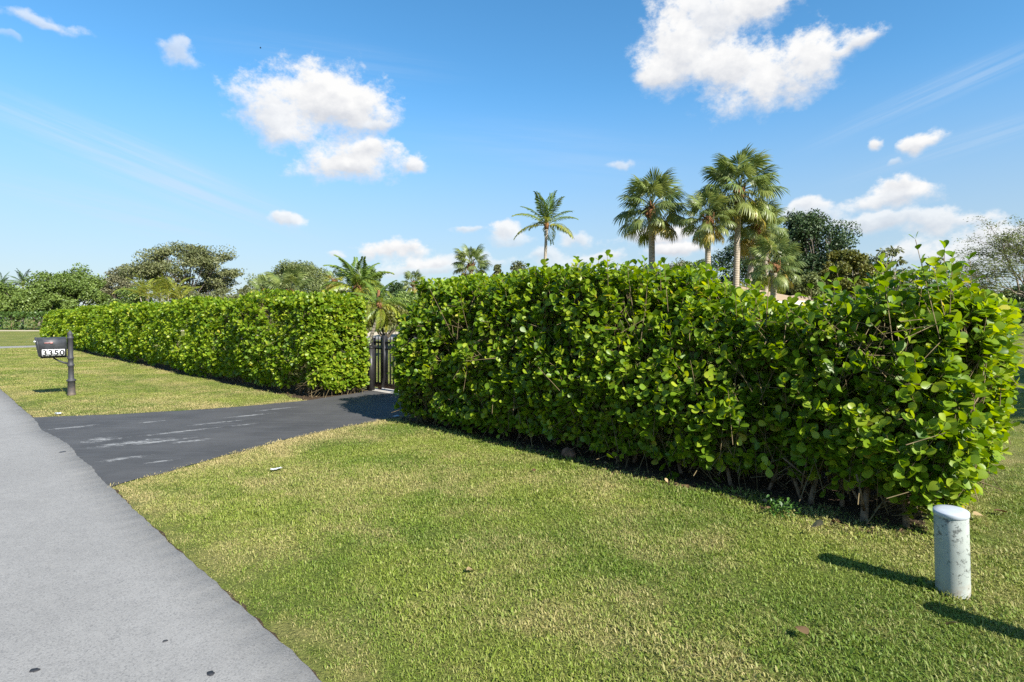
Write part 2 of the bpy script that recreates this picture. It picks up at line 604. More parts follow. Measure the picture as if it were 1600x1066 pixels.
    M['pinnate'] = leaf_mat('feather_frond', (.055, .105, .018), (.100, .165, .028), (.185, .225, .046), .3, .42, .5, tint=True)
    # tree crowns
    def tl(key, d, mi, l, tr=.22):
        M[key] = leaf_mat(key, d, mi, l, tr, .5, .35)
    tl('oak_leaf', (0.081, 0.095, 0.037), (0.137, 0.152, 0.056), (0.207, 0.210, 0.095))
    tl('green_leaf', (0.067, 0.107, 0.022), (0.120, 0.177, 0.034), (0.189, 0.250, 0.054))
    tl('olive_leaf', (0.100, 0.105, 0.051), (0.156, 0.156, 0.078), (0.213, 0.205, 0.116))
    tl('dark_leaf', (0.022, 0.046, 0.015), (0.044, 0.078, 0.024), (0.095, 0.137, 0.051), .12)
    tl('feather_leaf', (0.085, 0.110, 0.032), (0.140, 0.168, 0.051), (0.201, 0.220, 0.081))
    tl('yellow_leaf', (.070, .085, .018), (.125, .135, .026), (.215, .185, .040))
    tl('areca_leaf', (.075, .085, .020), (.125, .125, .030), (.195, .165, .050))
    M['weed'] = leaf_mat('weed_leaf', (.03, .08, .012), (.06, .14, .02), (.10, .20, .03), .25)
    # dead leaves
    M['dry_leaf'] = leaf_mat('dry_leaf', (.10, .058, .028), (.19, .125, .062), (.36, .27, .14), .15, .7, .2)
    M['paper'] = plain_mat('paper', (.50, .52, .56), .8, .2, .08, 20.0)
    M['rock'] = plain_mat('rock', (.16, .092, .060), .9, .2, .35, 14.0, bumps=.6)
    M['tar'] = plain_mat('tar', (.022, .022, .024), .6, .4, .3, 40.0)
    # metalwork
    M['black_metal'] = plain_mat('black_metal', (.018, .017, .017), .45, .45, .3, 20.0)
    M['rust'] = plain_mat('rusty_metal', (.075, .040, .026), .8, .3, .5, 14.0)
    M['mailbox'] = plain_mat('mailbox_paint', (.040, .042, .046), .5, .4, .25, 12.0)
    m, t = mat_new('post_paint'); oc = t.n('ShaderNodeTexCoord').outputs['Object']
    sp = t.n('ShaderNodeSeparateXYZ'); t.put(sp.inputs[0], oc)
    worn = t.math('ADD', t.range(sp.outputs[2], .02, .32, .55, 0.0), t.math('MULTIPLY', t.math('SUBTRACT', t.noise(oc, 14.0, 5.0, .7), .55), 1.6), clamp=True)
    col = t.mix(worn, (.040, .041, .045), (.165, .120, .085))
    bsdf_out(t, col, .6, .35)
    M['mail_post'] = m
    M['white'] = plain_mat('white_plate', (.80, .80, .80), .5, .4, .03)
    M['digit'] = plain_mat('digit_black', (.012, .012, .012), .5, .4, .1)
    M['flag_red'] = plain_mat('flag_red', (.40, .19, .18), .5, .4, .1)
    # pedestal plastic with mildew
    m, t = mat_new('pedestal_plastic'); oc = t.n('ShaderNodeTexCoord').outputs['Object']
    base = t.mix(t.range(t.noise(oc, 6.0, 4.0), .3, .7), (.285, .315, .29), (.36, .385, .355))
    blot = t.noise(oc, 26.0, 8.0, .75, .3)
    zone = t.noise(t.vmath('ADD', oc, (3., 1., 2.)), 5.0, 3.0, .5)
    sp = t.n('ShaderNodeSeparateXYZ'); t.put(sp.inputs[0], oc)
    thr = t.math('ADD', t.math('MULTIPLY', zone, .34), t.math('MULTIPLY', sp.outputs[2], .10))
    s = t.range(t.math('ADD', blot, thr), .755, .82)
    col = t.mix(t.math('MULTIPLY', s, .85), base, (.07, .075, .07))
    fl = t.noise(t.mapping(oc, scale=(1, 1, .55)), 60.0, 4.0, .7)
    col = t.mix(t.range(fl, .64, .70, 0, .7), col, (.10, .105, .10))
    foot = t.math('MULTIPLY', t.range(sp.outputs[2], .0, .15, 1.0, 0.0), t.range(t.noise(oc, 22.0, 4.0, .7), .4, .65))
    col = t.mix(t.math('MULTIPLY', foot, .6), col, (.23, .17, .11))
    bsdf_out(t, col, .5, .35)
    M['pedestal'] = m
    M['pedestal_cap'] = plain_mat('pedestal_cap', (.38, .41, .44), .4, .45, .08, 10.0)
    # house
    m, t = mat_new('roof_shingle'); oc = t.n('ShaderNodeTexCoord').outputs['Object']
    col = t.mix(t.noise(oc, 3.0, 6.0, .7), (.27, .20, .135), (.40, .315, .22))
    w = t.n('ShaderNodeTexWave', bands_direction='Z'); t.put(w.inputs[0], oc); w.inputs['Scale'].default_value = 4.5; w.inputs['Distortion'].default_value = .6
    col = t.mix(t.math('MULTIPLY', w.outputs['Fac'], .25), col, (.21, .14, .10))
    bsdf_out(t, col, .95, .1)
    M['shingle'] = m
    M['fascia'] = plain_mat('fascia_white', (.74, .72, .68), .6, .3, .05)
    M['house_wall'] = plain_mat('stucco', (.45, .44, .42), .9, .2, .08, 2.0)
    m, t = mat_new('window_glass'); bsdf_out(t, (.03, .04, .05), .08, .6); M['glass'] = m
    M['bird'] = plain_mat('bird_feather', (.02, .02, .02), .8, .2)


build_materials()

# ------------------------------------------------------------------ outlines on the ground
# driveway edges as (t, s): near side and far side
DN = np.array([(1.15, 6.42), (1.3, 6.55), (2.03, 6.86), (3.0, 7.28), (3.9, 7.58), (5.05, 7.76), (6.2, 7.7), (7.2, 7.6), (9, 7.4), (16, 7.2)])
DF = np.array([(1.15, 12.0), (1.3, 11.9), (2.37, 11.28), (3.7, 10.8), (5.05, 10.62), (6.0, 10.8), (6.8, 11.08), (7.2, 11.1), (9, 11.2), (16, 11.4)])


def drive_near(t): return np.interp(t, DN[:, 0], DN[:, 1])
def drive_far(t): return np.interp(t, DF[:, 0], DF[:, 1])


def road_edge(s):
    """t of the ragged road edge; the driveway mouth bites a little into it"""
    s = np.asarray(s, float)
    w = .004 * np.sin(s * 2.1 + 1) + .003 * np.sin(s * 5.3) + .003 * np.sin(s * 11.7 + 2) + .004 * np.sin(s * 31)
    mouth = np.clip((s - 6.4) / .9, 0, 1) * np.clip((12.0 - s) / .9, 0, 1)
    dip = -.04 * np.exp(-((s - 10.6) / .55) ** 2) + .045 * np.exp(-((s - 9.0) / .7) ** 2) + .03 * np.exp(-((s - 7.6) / .5) ** 2)
    return 1.22 + w + mouth * dip - .0035 * np.clip(s - 8, 0, 40)


def bed_edge(s):
    """front edge of the soil bed under the hedges"""
    s = np.asarray(s, float)
    e = np.interp(s, [-2, .4, 1.3, 2.4, 4.7, 7.7, 10.6, 18, 45], [5.0, 5.0, 4.90, 4.95, 5.0, 5.14, 5.20, 5.08, 5.0])
    return e + .03 * np.sin(s * 3.3) + .022 * np.sin(s * 8.1 + 1)


def strip(name, sv, ta, tb, z, mat, nt=1):
    """sheet between two t-outlines over the s samples"""
    rows = []
    for k in range(nt + 1):
        f = k / nt
        x, y = ST(sv, ta * (1 - f) + tb * f)
        rows.append(np.stack([x, y, np.full(len(sv), z)], -1))
    V = np.concatenate(rows)
    m = len(sv)
    F = np.array([[k * m + i, k * m + i + 1, (k + 1) * m + i + 1, (k + 1) * m + i] for k in range(nt) for i in range(m - 1)])
    return obj(name, V, F, mat)


# ground: one sheet to the horizon
R = 3000.0
tag(obj('lawn', [(-R, -R, 0), (R, -R, 0), (R, R, 0), (-R, R, 0)], np.array([[0, 1, 2, 3]]), M['turf']), 'mown yellow-green lawn running from the road to the far trees', kind='structure')

# road slab, raised a little, with a thin ragged side
sv = np.concatenate([np.arange(-14, 16, .06), np.arange(16, 60, .5), np.arange(60, 900, 20.)])
te = road_edge(sv)
m = len(sv)
rows = []
for d_ in np.linspace(7.0, 0, 24):
    x, y = ST(sv, te - d_)
    rows.append(np.stack([x, y, np.full(m, .012)], -1))
rows.append(np.stack([x, y, np.full(m, -.05)], -1))
V = np.concatenate(rows)
F = np.array([[k * m + i, k * m + i + 1, (k + 1) * m + i + 1, (k + 1) * m + i] for k in range(24) for i in range(m - 1)])
tag(obj('road', V, F, M['road']), 'light grey worn asphalt road with a ragged edge', kind='structure')

sv2 = np.concatenate([np.arange(-14, 6.5, .05), np.arange(12.0, 42, .08)])
for part in (sv2[sv2 < 9], sv2[sv2 > 9]):
    e_ = road_edge(part)
    wd = .008 + .010 * np.sin(part * 4.3) + .007 * np.sin(part * 13.0 + 1) + .007 * np.sin(part * 29.0)
    tag(strip('soil_edge', part, e_ - .02, e_ + np.maximum(wd, .006), .0045, M['soil']), 'thin dark line of soil between the grass and the road', kind='structure')

# driveway, a dark sheet under the road's edge
tv = np.concatenate([np.arange(.9, 8, .08), np.arange(8, 16.1, .5)])
jn = .02 * np.sin(tv * 6.1) + .015 * np.sin(tv * 13.7)
a = drive_near(tv) + jn; b = drive_far(tv) + np.roll(jn, 5)
cols = []
for f in np.linspace(0, 1, 7):
    x, y = ST(a * (1 - f) + b * f, tv)
    cols.append(np.stack([x, y, np.full(len(tv), .007)], -1))
V = np.concatenate(cols); m = len(tv)
F = np.array([[k * m + i, k * m + i + 1, (k + 1) * m + i + 1, (k + 1) * m + i] for k in range(6) for i in range(m - 1)])
tag(obj('driveway', V, F[:, ::-1], M['drive']), 'black sealed asphalt driveway scuffed with pale streaks', kind='structure')

# concrete threshold under the gate
V = [(*ST(s, t), z) for s, t, z in [(11.3, 6.86, .013), (7.3, 6.86, .013), (7.3, 7.34, .013), (11.3, 7.34, .013)]]
tag(obj('threshold', V, np.array([[0, 1, 2, 3]]), M['concrete']), kind='structure')

# neighbour's drive, crossing the verge beyond the left hedge
V = [(*ST(s, t), .006) for s, t in [(40.2, 0.9), (43.0, 0.9), (43.0, 5.0), (40.2, 5.0)]]
tag(obj('side_road', V, np.array([[0, 1, 2, 3]]), M['road']), 'grey drive crossing the grass beyond the long hedge', kind='structure')
# far pale path in front of the far hedge
V = [(-110, 69.5, .006), (-40, 69.5, .006), (-40, 75.0, .006), (-110, 75.0, .006)]
tag(obj('path', V, np.array([[0, 1, 2, 3]]), M['sand_path']), 'pale sandy strip in front of the far clipped hedge', kind='structure')
# drive and pale strip seen over the gate
V = [(-22, 44, .006), (-3, 42, .006), (-3, 49, .006), (-22, 51, .006)]
tag(obj('inner_drive', V, np.array([[0, 1, 2, 3]]), M['road']), 'grey drive inside the plot behind the gate', kind='structure')
V = [(-24, 51.4, .006), (-3, 49.4, .006), (-3, 66, .006), (-24, 68, .006)]
tag(obj('inner_path', V, np.array([[0, 1, 2, 3]]), M['sand_path']), 'tan dry strip behind the inner drive', kind='structure')

# soil beds under the hedges
sv = np.arange(.8, 7.95, .08)
tb_ = np.interp(sv, [.8, 1.3, 7.95], [5.3, 7.2, 7.3])
tag(strip('soil_bed', sv, bed_edge(sv), tb_, .004, M['soil'], 2), 'dark bare soil under the near hedge', kind='structure')
sv = np.arange(10.55, 46.9, .15)
tag(strip('soil_bed', sv, bed_edge(sv), np.full(len(sv), 6.85), .004, M['soil'], 2), 'dark bare soil under the long left hedge', kind='structure')


# ------------------------------------------------------------------ grass
def clump_mesh(seed, n, spread, hmin, hmax, wid):
    r = np.random.default_rng(seed)
    V, F3, F4, var = [], [], [], []
    k = 0
    for i in range(n):
        ang = r.uniform(0, 6.283); rad = spread * math.sqrt(r.uniform())
        p = np.array((rad * math.cos(ang), rad * math.sin(ang), -.004))
        la = r.uniform(0, 6.283); lean = abs(r.normal(0, .7)) + .25
        h = r.uniform(hmin, hmax); w = wid * r.uniform(.7, 1.25)
        d = np.array((math.cos(la), math.sin(la), 0)); side = np.array((-d[1], d[0], 0)) * w / 2
        tw = r.uniform(-.6, .6)
        side = side * math.cos(tw) + np.array((0, 0, 1)) * w / 2 * math.sin(tw) * .4
        m1 = p + d * lean * h * .38 + np.array((0, 0, h * .58))
        m2 = p + d * lean * h * 1.0 + np.array((0, 0, h * (1 - .28 * lean)))
        V += [p - side, p + side, m1 - side, m1 + side, m2]
        F4.append([k, k + 1, k + 3, k + 2]); F3.append([k + 2, k + 3, k + 4])
        var += [r.uniform()] * 5
        k += 5
    return new_mesh('grass_clump', np.array(V), [np.array(F3), np.array(F4)], M['blade'], False, {'var': var})


def scatter(name, pts, rot, scl, dry, meshes, label):
    col = bpy.data.collections.new(name + '_kinds')
    for k, me in enumerate(meshes):
        o = bpy.data.objects.new('grass_tuft', me)
        col.objects.link(o)
    me = bpy.data.meshes.new(name)
    me.vertices.add(len(pts)); me.vertices.foreach_set('co', np.asarray(pts, np.float32).ravel())
    a = me.attributes.new('rot', 'FLOAT_VECTOR', 'POINT'); a.data.foreach_set('vector', np.asarray(rot, np.float32).ravel())
    a = me.attributes.new('scl', 'FLOAT', 'POINT'); a.data.foreach_set('value', np.asarray(scl, np.float32))
    a = me.attributes.new('dry', 'FLOAT', 'POINT'); a.data.foreach_set('value', np.asarray(dry, np.float32))
    o = link(name, me)
    ng = bpy.data.node_groups.new(name, 'GeometryNodeTree')
    ng.interface.new_socket('Geometry', in_out='INPUT', socket_type='NodeSocketGeometry')
    ng.interface.new_socket('Geometry', in_out='OUTPUT', socket_type='NodeSocketGeometry')
    gi = ng.nodes.new('NodeGroupInput'); go = ng.nodes.new('NodeGroupOutput')
    ci = ng.nodes.new('GeometryNodeCollectionInfo'); ci.inputs[0].default_value = col
    ci.inputs['Separate Children'].default_value = True; ci.inputs['Reset Children'].default_value = True
    ip = ng.nodes.new('GeometryNodeInstanceOnPoints'); ip.inputs['Pick Instance'].default_value = True
    nr = ng.nodes.new('GeometryNodeInputNamedAttribute'); nr.data_type = 'FLOAT_VECTOR'; nr.inputs[0].default_value = 'rot'
    ns = ng.nodes.new('GeometryNodeInputNamedAttribute'); ns.data_type = 'FLOAT'; ns.inputs[0].default_value = 'scl'
    er = ng.nodes.new('FunctionNodeEulerToRotation')
    L = ng.links.new
    L(gi.outputs[0], ip.inputs['Points']); L(ci.outputs[0], ip.inputs['Instance'])
    L(nr.outputs[0], er.inputs[0]); L(er.outputs[0], ip.inputs['Rotation']); L(ns.outputs[0], ip.inputs['Scale'])
    L(ip.outputs[0], go.inputs[0])
    md = o.modifiers.new('tufts', 'NODES'); md.node_group = ng
    return tag(o, label, None, None, 'stuff')


def rnd_pts(n, s0, s1, t0, t1):
    return rng.uniform(s0, s1, n), rng.uniform(t0, t1, n)


def grass():
    S, T = [], []
    # (count per m2, s range, t range)
    def area(d, s0, s1, t0, t1):
        n = int(d * (s1 - s0) * (t1 - t0))
        s, t = rnd_pts(n, s0, s1, t0, t1)
        S.append(s); T.append(t)
    area(430, -5.0, 8.0, 1.1, 5.3)      # verge in front of the near hedge
    area(190, -6.0, .8, 5.3, 12)        # right-hand lawn
    area(90, -8.0, .8, 12, 24)
    area(190, 10.5, 18, 1.0, 5.4)       # left verge
    area(110, 18, 40.2, .9, 5.3)
    area(60, 6, 13, 7.4, 16)            # inside the gate
    s = np.concatenate(S); t = np.concatenate(T)
    x, y = ST(s, t)
    edge = road_edge(s) + .012
    ok = t > edge + .012 + rng.normal(0, .02, len(s))
    inr = (s < 9) & (t < 7.4)
    # keep off the driveway
    dn, df = drive_near(t), drive_far(t)
    ok &= ~((s > dn - .02 + rng.normal(0, .02, len(s))) & (s < df + .02 + rng.normal(0, .02, len(s))))
    # keep off the soil beds
    bed = (t > bed_edge(s) + rng.normal(0, .03, len(s))) & (t < 7.3)
    near = bed & (s > .95 + .1 * np.sin(t * 5)) & (s < 8.0)
    left = bed & (s > 10.5) & (s < 46.9)
    thin = rng.uniform(size=len(s)) < np.clip(.10 + .6 * (2.6 - s), .10, .6)
    ok &= ~(near & ~thin) & ~left
    ok &= (y > 1.2) & (np.abs(x) < .95 * y + 1.2)
    # dry thin spots along the asphalt
    bare = np.clip(1 - (t - edge) / .10, 0, 1) * .35
    ok &= rng.uniform(size=len(s)) > bare
    s, t, x, y = s[ok], t[ok], x[ok], y[ok]
    n = len(s)
    pts = np.stack([x, y, np.zeros(n)], -1)
    rot = np.stack([rng.normal(0, .08, n), rng.normal(0, .08, n), rng.uniform(0, 6.283, n)], -1)
    g = lump(np.stack([x, y, 0 * x], -1), .8, 4)
    scl = rng.uniform(.75, 1.2, n) * (1 + .22 * g)
    dist = np.hypot(x, y)
    scl *= np.interp(dist, [3, 9, 20, 40], [1.0, 1.08, 1.25, 1.5])
    scl *= np.interp(t - road_edge(s), [0, .15, .5], [.62, .85, 1.0])
    pd = np.hypot(x - gp(1489, 926)[0], y - gp(1489, 926)[1])
    scl *= 1 + .9 * np.exp(-(pd / .16) ** 2)
    scl *= 1 + .45 * np.exp(-((bed_edge(s) - t) / .10) ** 2)
    scl *= np.where(rng.uniform(size=n) < .02, 1.5, 1.0)
    meshes = [clump_mesh(100 + k, 42, .088, .010, .027, .0038) for k in range(5)] + [clump_mesh(120, 34, .09, .010, .024, .0065), clump_mesh(130, 26, .09, .006, .015, .010)]
    ed = np.minimum(np.abs(s - drive_near(t)), np.abs(s - drive_far(t)))
    ed = np.where(t < 8, ed, 9)
    far = .16 * np.clip((s - 9) / 3, 0, 1)
    dry = far + .62 * np.exp(-(ed / .34) ** 1.2) + .30 * np.exp(-((t - road_edge(s)) / .16)) + .25 * np.exp(-((ed / 1.3) ** 2)) * (lump(pts, 1.6, 6) > 0)
    scatter('grass', pts, rot, scl, dry, meshes, 'short mown grass blades covering the verges')


grass()


# ------------------------------------------------------------------ leaves
def leaf_template(kind='fine'):
    """obovate leathery leaf, unit length along x, folded and curved a little"""
    if kind == 'fine':
        px = np.array((.10, .32, .58, .80, .94)); pw = np.array((.05, .20, .335, .33, .19))
        mx = np.array((.0, .32, .58, .80, 1.0))
    else:
        px = np.array((.15, .55, .88)); pw = np.array((.08, .32, .28)); mx = np.array((.0, .55, 1.0))
    k = len(px)
    z = lambda x: -.10 * x * x + .03
    mid = np.stack([mx, 0 * mx, z(mx)], -1)
    lft = np.stack([px, pw, z(px) + .20 * pw], -1)
    rgt = np.stack([px, -pw, z(px) + .20 * pw], -1)
    V = np.vstack([mid, lft, rgt])
    F4, F3 = [], []
    for i in range(k - 1):
        F4.append([i, i + 1, k + i + 1, k + i]); F4.append([i + 1, i, 2 * k + i, 2 * k + i + 1])
    F3.append([k - 1, 2 * k - 1, k - 1]) if False else None
    return V, np.array(F4)


LEAF_FINE = leaf_template('fine')
LEAF_LOW = leaf_template('low')


def leaves_mesh(L, tmpl):
    """L: dict o,a,c,size,var arrays -> V, F4, var per vertex"""
    T, F = tmpl
    n, k = len(L['o']), len(T)
    a, c = L['a'], L['c']
    b = np.cross(c, a)
    s = L['size'][:, None, None]
    w = L['wid'][:, None, None]
    V = L['o'][:, None] + s * (T[None, :, 0:1] * a[:, None] + w * T[None, :, 1:2] * b[:, None] + T[None, :, 2:3] * c[:, None] * L['curl'][:, None, None])
    Fx = (F[None] + (np.arange(n) * k)[:, None, None]).reshape(-1, 4)
    return V.reshape(-1, 3), Fx, np.repeat(L['var'], k)


def shoots(P, D, length, pairs, leaf, r, tipvar=.35, base=.35):
    """leafy shoots: opposite leaf pairs turning along each axis. P tips' roots, D unit axes. Returns leaf arrays and twig arrays."""
    n = len(P)
    ref = unit(r.normal(size=(n, 3)))
    x = unit(np.cross(D, ref)); y = np.cross(D, x)
    out = {k: [] for k in ('o', 'a', 'c', 'size', 'wid', 'curl', 'var', 'sid')}
    kmax = int(pairs.max())
    sh = r.uniform(0, 1, n)
    for j in range(kmax):
        on = j < pairs
        f = (j + 1) / pairs
        th = np.radians(np.where(f > .9, r.uniform(22, 42, n), r.uniform(38, 72, n)))
        ph = (j % 2) * np.pi / 2 + r.normal(0, .3, n)
        for sg in (1, -1):
            side = sg * (np.cos(ph)[:, None] * x + np.sin(ph)[:, None] * y)
            dr = unit(np.cos(th)[:, None] * D + np.sin(th)[:, None] * side + r.normal(0, .14, (n, 3)))
            nm = unit(D - dr * (D * dr).sum(-1, keepdims=True) + r.normal(0, .12, (n, 3)))
            nm = unit(nm - dr * (nm * dr).sum(-1, keepdims=True))
            o = P + D * (length * (.25 + .75 * f))[:, None]
            keep = on & (r.uniform(size=n) > .08)
            out['o'].append(o[keep]); out['a'].append(dr[keep]); out['c'].append(nm[keep])
            sz = leaf * r.uniform(.66, 1.18, n) * np.where(f > .9, .78, 1.0)
            out['size'].append(sz[keep])
            out['wid'].append(r.uniform(.85, 1.12, n)[keep])
            out['curl'].append(r.uniform(.3, 1.8, n)[keep])
            v = np.clip(base + tipvar * f * sh + r.normal(0, .17, n), 0, .93)
            v = np.where(r.uniform(size=n) < .009, 1.0, v)
            out['var'].append(v[keep]); out['sid'].append(np.nonzero(keep)[0])
    return {k: np.concatenate(v) for k, v in out.items()}


def twig_mesh(P, Q, r0, r1):
    """three-sided twigs from P to Q"""
    n = len(P)
    d = unit(Q - P)
    ref = np.where(np.abs(d[:, 2:3]) < .9, np.array([[0, 0, 1.]]), np.array([[1., 0, 0]]))
    x = unit(np.cross(d, ref)); y = np.cross(d, x)
    V = np.zeros((n, 6, 3))
    for k in range(3):
        an = k * 2.094
        rad = math.cos(an) * x + math.sin(an) * y
        V[:, k] = P + rad * r0; V[:, 3 + k] = Q + rad * r1
    F = np.array([[0, 1, 4, 3], [1, 2, 5, 4], [2, 0, 3, 5]])
    return V.reshape(-1, 3), (F[None] + (np.arange(n) * 6)[:, None, None]).reshape(-1, 4)


def hedge_surface(n, lo, hi, rad, r, weights):
    """points and outward normals on a rounded box in (s,t,z); weights for front, back, top, low-s end, high-s end"""
    lo = np.array(lo, float); hi = np.array(hi, float)
    ext = hi - lo
    areas = np.array([ext[0] * ext[2], ext[0] * ext[2], ext[0] * ext[1], ext[1] * ext[2], ext[1] * ext[2], ext[0] * ext[1]]) * np.array(weights)
    f = r.choice(6, n, p=areas / areas.sum())
    P = lo + r.uniform(size=(n, 3)) * ext
    P[f == 0, 1] = lo[1]; P[f == 1, 1] = hi[1]; P[f == 2, 2] = hi[2]; P[f == 3, 0] = lo[0]; P[f == 4, 0] = hi[0]; P[f == 5, 2] = lo[2]
    rad = np.asarray(rad, float)
    q = np.clip(P, lo + rad, hi - rad)
    d = P - q
    nn = unit(d / rad)
    return q + nn * rad, nn, f


def st_dir(D):
    return np.stack([D[:, 0] * U[0] + D[:, 1] * N[0], D[:, 0] * U[1] + D[:, 1] * N[1], D[:, 2]], -1)


def sub(L, idx):
    return {k: v[idx] for k, v in L.items()}


_leaf_variants = {}


def leaf_parts(L, idx, parent, tmpl, matk, base):
    """the leaves that show largest, each an object sharing one of a few meshes"""
    key = matk
    if key not in _leaf_variants:
        vs_ = []
        for k in range(10):
            T, F = tmpl
            vs_.append(new_mesh('leaf', T * np.array((1, .9 + .025 * k, .4 + .15 * k)), [F], M[matk], True, {'var': np.full(len(T), .12 + .08 * k)}))
        _leaf_variants[key] = vs_
    for i in idx:
        a, c = L['a'][i], L['c'][i]
        b = np.cross(c, a)
        v = int(np.clip((L['var'][i] - .12) / .08, 0, 9))
        o = bpy.data.objects.new('leaf', _leaf_variants[key][v])
        COL.objects.link(o)
        s = float(L['size'][i])
        p = L['o'][i] - base
        o.parent = parent
        o.matrix_local = Matrix(((a[0] * s, b[0] * s, c[0] * s, p[0]), (a[1] * s, b[1] * s, c[1] * s, p[1]), (a[2] * s, b[2] * s, c[2] * s, p[2]), (0, 0, 0, 1)))


def finish_hedge(root, base, L, tw, tmpl, matk, nparts, outer):
    d = np.linalg.norm(L['o'] - np.array((0, 0, EYE)), axis=1) + 3.0 * (1 - outer)
    px = L['o'][:, 0] / np.maximum(L['o'][:, 1], .1)
    d = np.where(np.abs(px) > .86, d + 50, d)
    order = np.argsort(d)
    idx = order[:nparts]
    rest = order[nparts:]
    leaf_parts(L, idx, root, tmpl, matk, base)
    V, F, var = leaves_mesh(sub(L, rest), tmpl)
    f = obj('foliage', V - base, [F], M[matk], root, True, {'var': var})
    f['kind'] = 'stuff'
    g = obj('twigs', tw[0] - base, [tw[1]], M['twig'], root)
    g['kind'] = 'stuff'


def stem_part(root, base, pts, rad, sides=7):
    V, F = tube(np.asarray(pts) - base, rad, sides)
    return obj('stem', V, F, M['stem'], root, True)


def near_hedge():
    r = np.random.default_rng(21)
    S0, S1, T0, T1, H = .60, 7.55, 4.96, 7.35, 2.0
    base = np.array((*ST(4.0, 6.0), 0.0))
    root = thing('hedge', 'tall loose bright green hedge nearest the viewer, right of the driveway', 'hedge', base, 0, 'leafy hedges along the road')
    hs_ = lambda s: np.interp(s, [.3, .9, 1.3, 1.75, 2.4, 3.0, 4.2, 5.2, 7.5], [1.86, 1.76, 1.67, 1.54, 1.62, 1.95, 2.05, 2.08, 2.14]) / H
    lows = lambda s: np.interp(s, [.5, 1.2, 2.2, 3.5, 7.5], [.10, .24, .17, .04, .01])
    n = 9800
    P, nn, f = hedge_surface(n, (S0, T0, .0), (S1, T1, H), (.30, .28, .22), r, (1.0, .45, .75, 1.15, .8, .0))
    zf = P[:, 2] / H
    lp = lump(P, 1.25, 1)
    # end face leans out with height; front undercut at the foot
    P[:, 0] -= np.where(nn[:, 0] < 0, -nn[:, 0] * (.17 * np.sin(np.clip(zf - .12, 0, 1) * 2.6)), 0)
    P += nn * (lp * .13 * np.where(nn[:, 0] < -.5, .6, 1.0))[:, None]
    P[:, 1] += .42 * np.clip((zf - .38) / .62, 0, 1) ** 1.2 * np.clip(1 - (P[:, 1] - T0) / 1.2, 0, 1)
    P[:, 1] += np.where(nn[:, 1] < -.3, .20 * np.clip(1 - P[:, 2] / .55, 0, 1), 0)
    gap = lump(P, 2.6, 5)
    depth = r.exponential(.13, n)
    depth = np.where(gap < -.45, depth + .22, depth)
    P -= nn * np.minimum(depth, .75)[:, None]
    z = lows(P[:, 0]) + P[:, 2] * (hs_(P[:, 0]) - lows(P[:, 0]) / H)
    P[:, 2] = z
    D = unit(nn * .7 + np.array((0, 0, 1.0)) + r.normal(0, .42, (n, 3)))
    D[:, 2] = np.where((P[:, 2] < .5), np.abs(D[:, 2]) * .5, D[:, 2])
    D = unit(D)
    ln = r.uniform(.14, .30, n)
    pairs = r.integers(2, 5, n)
    P -= D * (ln * .75)[:, None]
    inner = depth
    # leaders that stick out of the top
    k = 208
    ls = np.concatenate([np.where((q_ := np.concatenate([r.uniform(.62, 7.4, 106), r.uniform(.62, 1.55, 32), r.uniform(2.4, 5.0, 38)])) * 0 + (q_ > 1.6) * (q_ < 2.5) > 0, q_ + 1.6, q_), r.uniform(1.5, 2.6, 18), [0.78, .72, .95, 1.15, 1.5, 1.42, 2.05, 2.6, 3.9, 4.1, 4.05, 3.5, 1.1, .8]])
    lt = np.concatenate([r.uniform(5.3, 6.6, k - 14), np.array([5.15, 5.3, 5.2, 5.2, 5.12, 5.5, 5.2, 5.3, 5.2, 5.15, 5.35, 5.2, 5.6, 5.8]) + .2])
    lz = hs_(ls) * H - r.uniform(.12, .24, k)
    ex = np.interp(ls, [.5, 2.6, 4.5, 7.5], [1.45, 1.35, 1.15, .6])
    P2 = np.stack([ls, lt, lz], -1)
    D2 = unit(np.array((0, -.08, 1.)) + r.normal(0, .17, (k, 3)))
    ln2 = r.uniform(.22, .34, k) * ex
    ln2[-14:] *= 1.15
    # low skirts and inner fill
    k3 = 2800
    P3 = np.stack([r.uniform(S0 + .2, S1 - .2, k3), 5.22 + 1.8 * r.uniform(size=k3) ** 1.8, r.uniform(.2, 1.6, k3)], -1)
    D3 = unit(r.normal(0, 1, (k3, 3)) + np.array((0, 0, .6)))
    allP = np.concatenate([P, P2, P3]); allD = np.concatenate([D, D2, D3])
    allL = np.concatenate([ln, ln2, r.uniform(.15, .3, k3)])
    allN = np.concatenate([pairs, r.integers(4, 6, k), r.integers(2, 5, k3)])
    outer = np.concatenate([np.clip(1 - inner / .3, 0, 1), np.ones(k), np.zeros(k3)])
    W, WD = st3(allP), st_dir(allD)
    lsz = np.full(len(W), .104)
    L = shoots(W, WD, allL, allN, lsz, r, .42, .30)
    tw = twig_mesh(W - WD * .22, W + WD * allL[:, None], .0042, .0026)
    # long bare twigs showing through the face
    nb = 22
    Pb, nb_, _ = hedge_surface(nb, (S0 + .45, T0 + .18, .25), (S1 - .1, T1 - .1, 1.6), (.25, .25, .25), r, (1, .2, .0, 1, .3, 0))
    Db = unit(np.array((0, -.25, 1.)) + r.normal(0, .4, (nb, 3)))
    lb = r.uniform(.3, .7, nb)
    tv2 = twig_mesh(st3(Pb), st3(Pb) + st_dir(Db) * lb[:, None], .0048, .003)
    tw = (np.concatenate([tw[0], tv2[0]]), np.concatenate([tw[1], tv2[1] + len(tw[0])]))
    finish_hedge(root, base, L, tw, LEAF_FINE, 'hedge_leaf', 300, outer[L['sid']])
